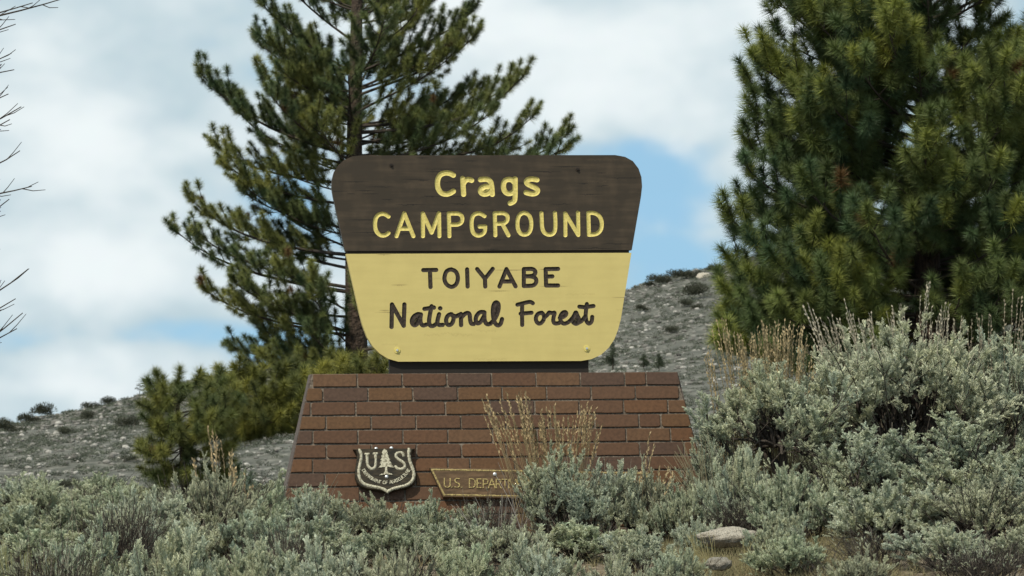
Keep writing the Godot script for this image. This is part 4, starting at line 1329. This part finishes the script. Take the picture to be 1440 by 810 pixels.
func make_sign() -> void:
	var front := 0.05
	var o := thing("sign_board", "wide brown and cream wooden sign with routed lettering, atop the brick base", "sign", site)
	var outline := func(list: Array) -> PackedVector2Array:
		var p := PackedVector2Array()
		for i in range(0, list.size(), 2): p.append(on_site(list[i], list[i + 1], front))
		return p
	var upper: PackedVector2Array = outline.call([485.5, 353, 468.5, 276, 466.5, 264, 467, 252, 470, 241, 476, 232, 484, 225, 495, 220, 509, 218.5, 865, 218, 879, 220.5, 890, 226.5, 898, 237, 902, 249, 903, 262, 901.5, 276, 888.5, 351.5])
	var lower: PackedVector2Array = outline.call([486.5, 357, 506, 443, 510, 458, 516, 474, 524, 487, 534, 497, 546, 504.5, 560, 508.5, 817, 507.5, 832, 505, 845, 499, 856, 489, 864, 477, 869, 464, 873, 449, 888, 355.5])
	var words := [[CRAGS, 600.0, 230.0, 8.0, 3.75, 0], [CAMPG, 515.0, 285.0, 8.0, 2.95, 0], [ROUND, 685.0, 285.0, 8.0, 2.95, 0], [TOIYABE, 585.0, 365.0, 6.857, 3.05, 1], [NATIONAL, 535.0, 410.0, 8.0, 3.1, 1], [FOREST, 715.0, 410.0, 11.077, 3.0, 1]]
	var cuts := [[], []]
	var letters := [[], []]
	for w in words:
		var r: float = w[4] / 205.0
		for glyph in w[0]:
			var s := strokes(glyph, w[1], w[2], w[3], front)
			cuts[w[5]].append([s, r])
			letters[w[5]].append(groove(s, r + 0.001, 0.006, 0.0042, front - 0.001))
	var panels := []
	panels.append(routed(o, "upper_panel", upper, front, 0.085, cuts[0], 0.016, M.brown_board))
	panels.append(routed(o, "lower_panel", lower, front, 0.085, cuts[1], 0.016, M.cream_board))
	for k in 2:
		for m in letters[k]:
			part(panels[k], "letter", m, M.cream_paint if k == 0 else M.brown_paint)
	# backing rails and the box that carries the sign
	var a := on_site(548, 511, 0.03)
	var b := on_site(828, 524, 0.03)
	var bx := BoxMesh.new()
	bx.size = Vector3(b.x - a.x, a.y - b.y + 0.10, 0.10)
	part(o, "support", bx, M.dark_wood, Transform3D(Basis(), Vector3((a.x + b.x) / 2, (a.y + b.y) / 2 + 0.035, -0.03)))
	for px in [570.0, 800.0]:
		var rail := BoxMesh.new()
		var t := on_site(px, 240, 0.0)
		var u := on_site(px, 500, 0.0)
		rail.size = Vector3(0.12, t.y - u.y, 0.06)
		part(o, "rail", rail, M.dark_wood, Transform3D(Basis(), (Vector3(t.x, t.y, 0) + Vector3(u.x, u.y, 0)) * 0.5 + Vector3(0, 0, -0.067)))
	var strip := BoxMesh.new()
	var e := on_site(489, 355, front)
	var f := on_site(885, 353.5, front)
	strip.size = Vector3(f.x - e.x, 0.03, 0.05)
	part(o, "joint_strip", strip, M.dark_wood, Transform3D(Basis(Vector3.BACK, (f - e).angle()), Vector3((e.x + f.x) / 2, (e.y + f.y) / 2, front - 0.038)))
	for q in [[558.5, 492.5, 1], [825, 490, 1], [550, 232, 0], [812, 238, 0]]:
		var c := on_site(q[0], q[1], front)
		var at := Transform3D(Basis(Vector3.RIGHT, PI / 2), Vector3(c.x, c.y, front + 0.002))
		var washer := CylinderMesh.new()
		washer.top_radius = 0.021 if q[2] else 0.014; washer.bottom_radius = 0.022 if q[2] else 0.015; washer.height = 0.006; washer.radial_segments = 20
		var bolt := part(o, "washer", washer, M.cream_paint if q[2] else M.brown_paint, at)
		var head := CylinderMesh.new()
		head.top_radius = 0.008; head.bottom_radius = 0.009; head.height = 0.012; head.radial_segments = 6
		part(bolt, "bolt_head", head, M.steel if q[2] else M.dark_wood, Transform3D(Basis(), Vector3(0, 0.006, 0)))

func letter_mesh(text: String, height: float, bold := true, serif := false) -> ArrayMesh:
	var t := TextMesh.new()
	var f := SystemFont.new()
	f.font_names = PackedStringArray(["Droid Serif" if serif else "Droid Sans"])
	f.font_weight = 700 if bold else 400
	t.font = f
	t.text = text
	t.font_size = 64
	t.pixel_size = height / 46.0
	t.depth = 0.006
	t.curve_step = 2.0
	var st := new_st()
	st.append_from(t, 0, Transform3D())
	return st.commit()

func wall_frame(px: float, py: float) -> Transform3D:    # a frame on the leaning brick face
	var front := WALL_TOP * 0.5
	var top := on_site(700, 524, front).y
	var z := front
	var p := on_site(px, py, z)
	for i in 3:
		z = front + (top - p.y) * BATTER
		p = on_site(px, py, z)
	return site * Transform3D(Basis(Vector3.RIGHT, -atan(BATTER)), Vector3(p.x, p.y, z + 0.006))

func make_shield() -> void:
	var c0 := Vector2(535, 390)
	var s := 1.0 / 10.124 / 207.0      # one traced pixel in metres
	var fr := wall_frame(490 + c0.x / 10.124, 625 + c0.y / 10.124)
	var o := thing("shield_emblem", "dark wooden shield emblem with cream tree and U S, bolted to the bricks", "emblem", fr)
	var pt := func(list: Array) -> PackedVector2Array:
		var p := PackedVector2Array()
		for i in range(0, list.size(), 2): p.append(Vector2(list[i] - c0.x, c0.y - list[i + 1]) * s)
		return p
	var body: PackedVector2Array = pt.call([70, 82, 105, 105, 122, 150, 122, 200, 108, 290, 88, 380, 88, 480, 112, 560, 168, 620, 262, 656, 400, 672, 480, 692, 540, 722, 600, 692, 700, 668, 825, 642, 900, 600, 945, 540, 955, 450, 940, 370, 908, 280, 893, 200, 896, 145, 912, 105, 948, 80, 700, 74, 530, 72, 350, 74])
	part(o, "board", slab(body, 0.052, 0.0, 0.006), M.shield_brown)
	var rim: Array = [smooth_line(pt.call([158, 95, 180, 150, 182, 200, 165, 280, 142, 370, 142, 470, 168, 540, 228, 592, 330, 618, 440, 640, 510, 668, 542, 698])), smooth_line(pt.call([542, 698, 590, 662, 680, 636, 790, 615, 870, 572, 918, 500, 918, 410, 890, 330, 862, 250, 852, 170, 856, 88]))]
	part(o, "border", groove(rim, 0.0078, -0.005, 0.003, 0.0522), M.shield_cream)
	var u: Array = [smooth_line(pt.call([262, 158, 262, 230, 264, 300, 288, 350, 330, 370, 368, 350, 384, 300, 384, 230, 382, 155])), pt.call([242, 152, 284, 152]), pt.call([362, 148, 402, 148])]
	part(o, "letter", groove(u, 0.0066, -0.004, 0.003, 0.0522), M.shield_cream)
	var es: Array = [smooth_line(pt.call([778, 175, 770, 142, 720, 130, 675, 150, 665, 185, 695, 225, 765, 268, 800, 318, 785, 360, 730, 376, 680, 360, 664, 335]))]
	part(o, "letter", groove(es, 0.0066, -0.004, 0.003, 0.0522), M.shield_cream)
	# the tree: tiers of boughs, trunk and roots
	var tree: PackedVector2Array = pt.call([512, 82, 540, 100, 556, 145, 545, 150, 572, 190, 560, 196, 588, 240, 576, 246, 608, 292, 598, 298, 640, 352, 590, 346, 550, 340, 543, 345, 545, 400, 560, 428, 600, 436, 625, 455, 580, 452, 530, 446, 480, 455, 425, 462, 460, 440, 500, 426, 512, 400, 512, 345, 480, 345, 418, 356, 462, 300, 440, 290, 466, 245, 450, 240, 476, 196, 462, 190, 484, 150, 472, 140, 488, 100])
	part(o, "tree_relief", slab(tree, 0.057, 0.0515, 0.0), M.shield_cream)
	var text := "DEPARTMENT OF AGRICULTURE"
	var st := new_st()
	for i in text.length():
		if text[i] == " ": continue
		var a := lerpf(-1.02, 1.02, i / float(text.length() - 1))
		var q := Vector2(sin(a) * 372.0, -(cos(a) * 372.0) + 0.0)
		var p: Vector2 = Vector2(528 - c0.x + q.x, c0.y - (195.0 - q.y)) * s
		st.append_from(letter_mesh(text[i], 50.0 * s), 0, Transform3D(Basis(Vector3.BACK, a), Vector3(p.x, p.y, 0.053)))
	part(o, "lettering", st.commit(), M.shield_cream)
	var bolt := SphereMesh.new()
	bolt.radius = 0.013; bolt.height = 0.018; bolt.radial_segments = 16; bolt.rings = 8
	for q in [[398, 62, 0.012], [615, 55, 0.012], [533, 482, 0.052]]:
		var p: Vector2 = Vector2(q[0] - c0.x, c0.y - q[1]) * s
		part(o, "bolt_head", bolt, M.steel, Transform3D(Basis(Vector3.RIGHT, PI / 2), Vector3(p.x, p.y, q[2])))

func make_plaque() -> void:
	var fr := wall_frame(760, 681)
	var o := thing("wooden_plaque", "long weathered wooden plaque with yellow letters, half hidden by sagebrush", "sign", fr)
	var s := 1.0 / 207.0
	var pt := func(list: Array) -> PackedVector2Array:
		var p := PackedVector2Array()
		for i in range(0, list.size(), 2): p.append(Vector2(list[i] - 760.0, 681.0 - list[i + 1]) * s)
		return p
	var tilt := Transform3D()
	part(o, "board", slab(pt.call([604, 657.5, 915, 666.5, 896, 707, 622, 699.5]), 0.045, 0.0, 0.004), M.plaque_wood)
	var rim: Array = [pt.call([607, 660.5, 912, 669]), pt.call([607, 660.5, 623.5, 696.5]), pt.call([623.5, 696.5, 894, 704]), pt.call([912, 669, 894, 704])]
	part(o, "border", groove(rim, 0.0042, -0.003, 0.0026, 0.0452), M.plaque_yellow)
	var text := "U.S. DEPARTMENT OF AGRICULTURE"
	var x := 628.0
	for i in text.length():
		var step := 10.4
		if text[i] == " ": step = 9.0
		elif text[i] == ".": step = 5.0
		elif text[i] == "I": step = 7.0
		elif text[i] == "M": step = 12.0
		if text[i] != " ":
			var p: PackedVector2Array = pt.call([x + (2.0 if text[i] == "M" else 0.0) - (3.0 if text[i] == "." else 0.0), 680.0 + (x - 640.0) * 0.028])
			part(o, "letter", letter_mesh(text[i], 0.066, false), M.plaque_yellow, Transform3D(Basis(Vector3.BACK, -0.028), Vector3(p[0].x, p[0].y, 0.0465)))
		x += step * 0.88
	var bolt := SphereMesh.new()
	bolt.radius = 0.014; bolt.height = 0.018; bolt.radial_segments = 16; bolt.rings = 8
	for q in [[695, 668], [850, 672]]:
		var p: PackedVector2Array = pt.call(q)
		part(o, "bolt_head", bolt, M.steel, Transform3D(Basis(Vector3.RIGHT, PI / 2), Vector3(p[0].x, p[0].y, 0.046)))

# ---------------------------------------------------------------- all of it
func _ready() -> void:
	view = Basis(Vector3.RIGHT, deg_to_rad(PITCH)) * Basis(Vector3.BACK, deg_to_rad(ROLL))
	var cam := Camera3D.new()
	cam.name = "camera"
	cam.fov = rad_to_deg(2.0 * atan(405.0 / FOCAL))
	cam.transform = Transform3D(view, EYE)
	cam.near = 0.1
	cam.far = 6000.0
	var lens := CameraAttributesPhysical.new()
	lens.frustum_focal_length = 12.0 / (405.0 / FOCAL)
	lens.frustum_focus_distance = 24.0
	lens.frustum_near = 0.1
	lens.frustum_far = 6000.0
	lens.exposure_aperture = 14.0
	cam.attributes = lens
	cam.fov = rad_to_deg(2.0 * atan(405.0 / FOCAL))
	add_child(cam)
	var env := Environment.new()
	env.background_mode = Environment.BG_SKY
	env.sky = make_sky()
	env.tonemap_mode = Environment.TONE_MAPPER_LINEAR
	env.tonemap_exposure = 1.2
	env.sdfgi_enabled = true
	env.ssao_enabled = true
	env.ssil_enabled = true
	var we := WorldEnvironment.new()
	we.name = "world"
	we.environment = env
	add_child(we)
	var sun := DirectionalLight3D.new()
	sun.name = "sun"
	sun.light_energy = 1.1
	sun.light_angular_distance = 1.0
	sun.light_color = Color(1.0, 0.955, 0.87)
	sun.shadow_enabled = true
	sun.look_at_from_position(Vector3(-3.2, 7.5, 4.6), Vector3.ZERO, Vector3.UP)
	add_child(sun)
	noise.seed = 3
	noise.frequency = 0.02
	noise.fractal_octaves = 3
	site = Transform3D(Basis(Vector3.UP, deg_to_rad(SITE_YAW)), Vector3(-0.15, 0.0, 0.0))
	make_materials()
	make_ground()
	make_hill()
	make_wall()
	make_sign()
	make_shield()
	make_plaque()
	make_pines()
	make_sage()
	make_grass()
	make_rocks()
	make_bare_tree()
	make_hill_cover()
	make_hill_plants()
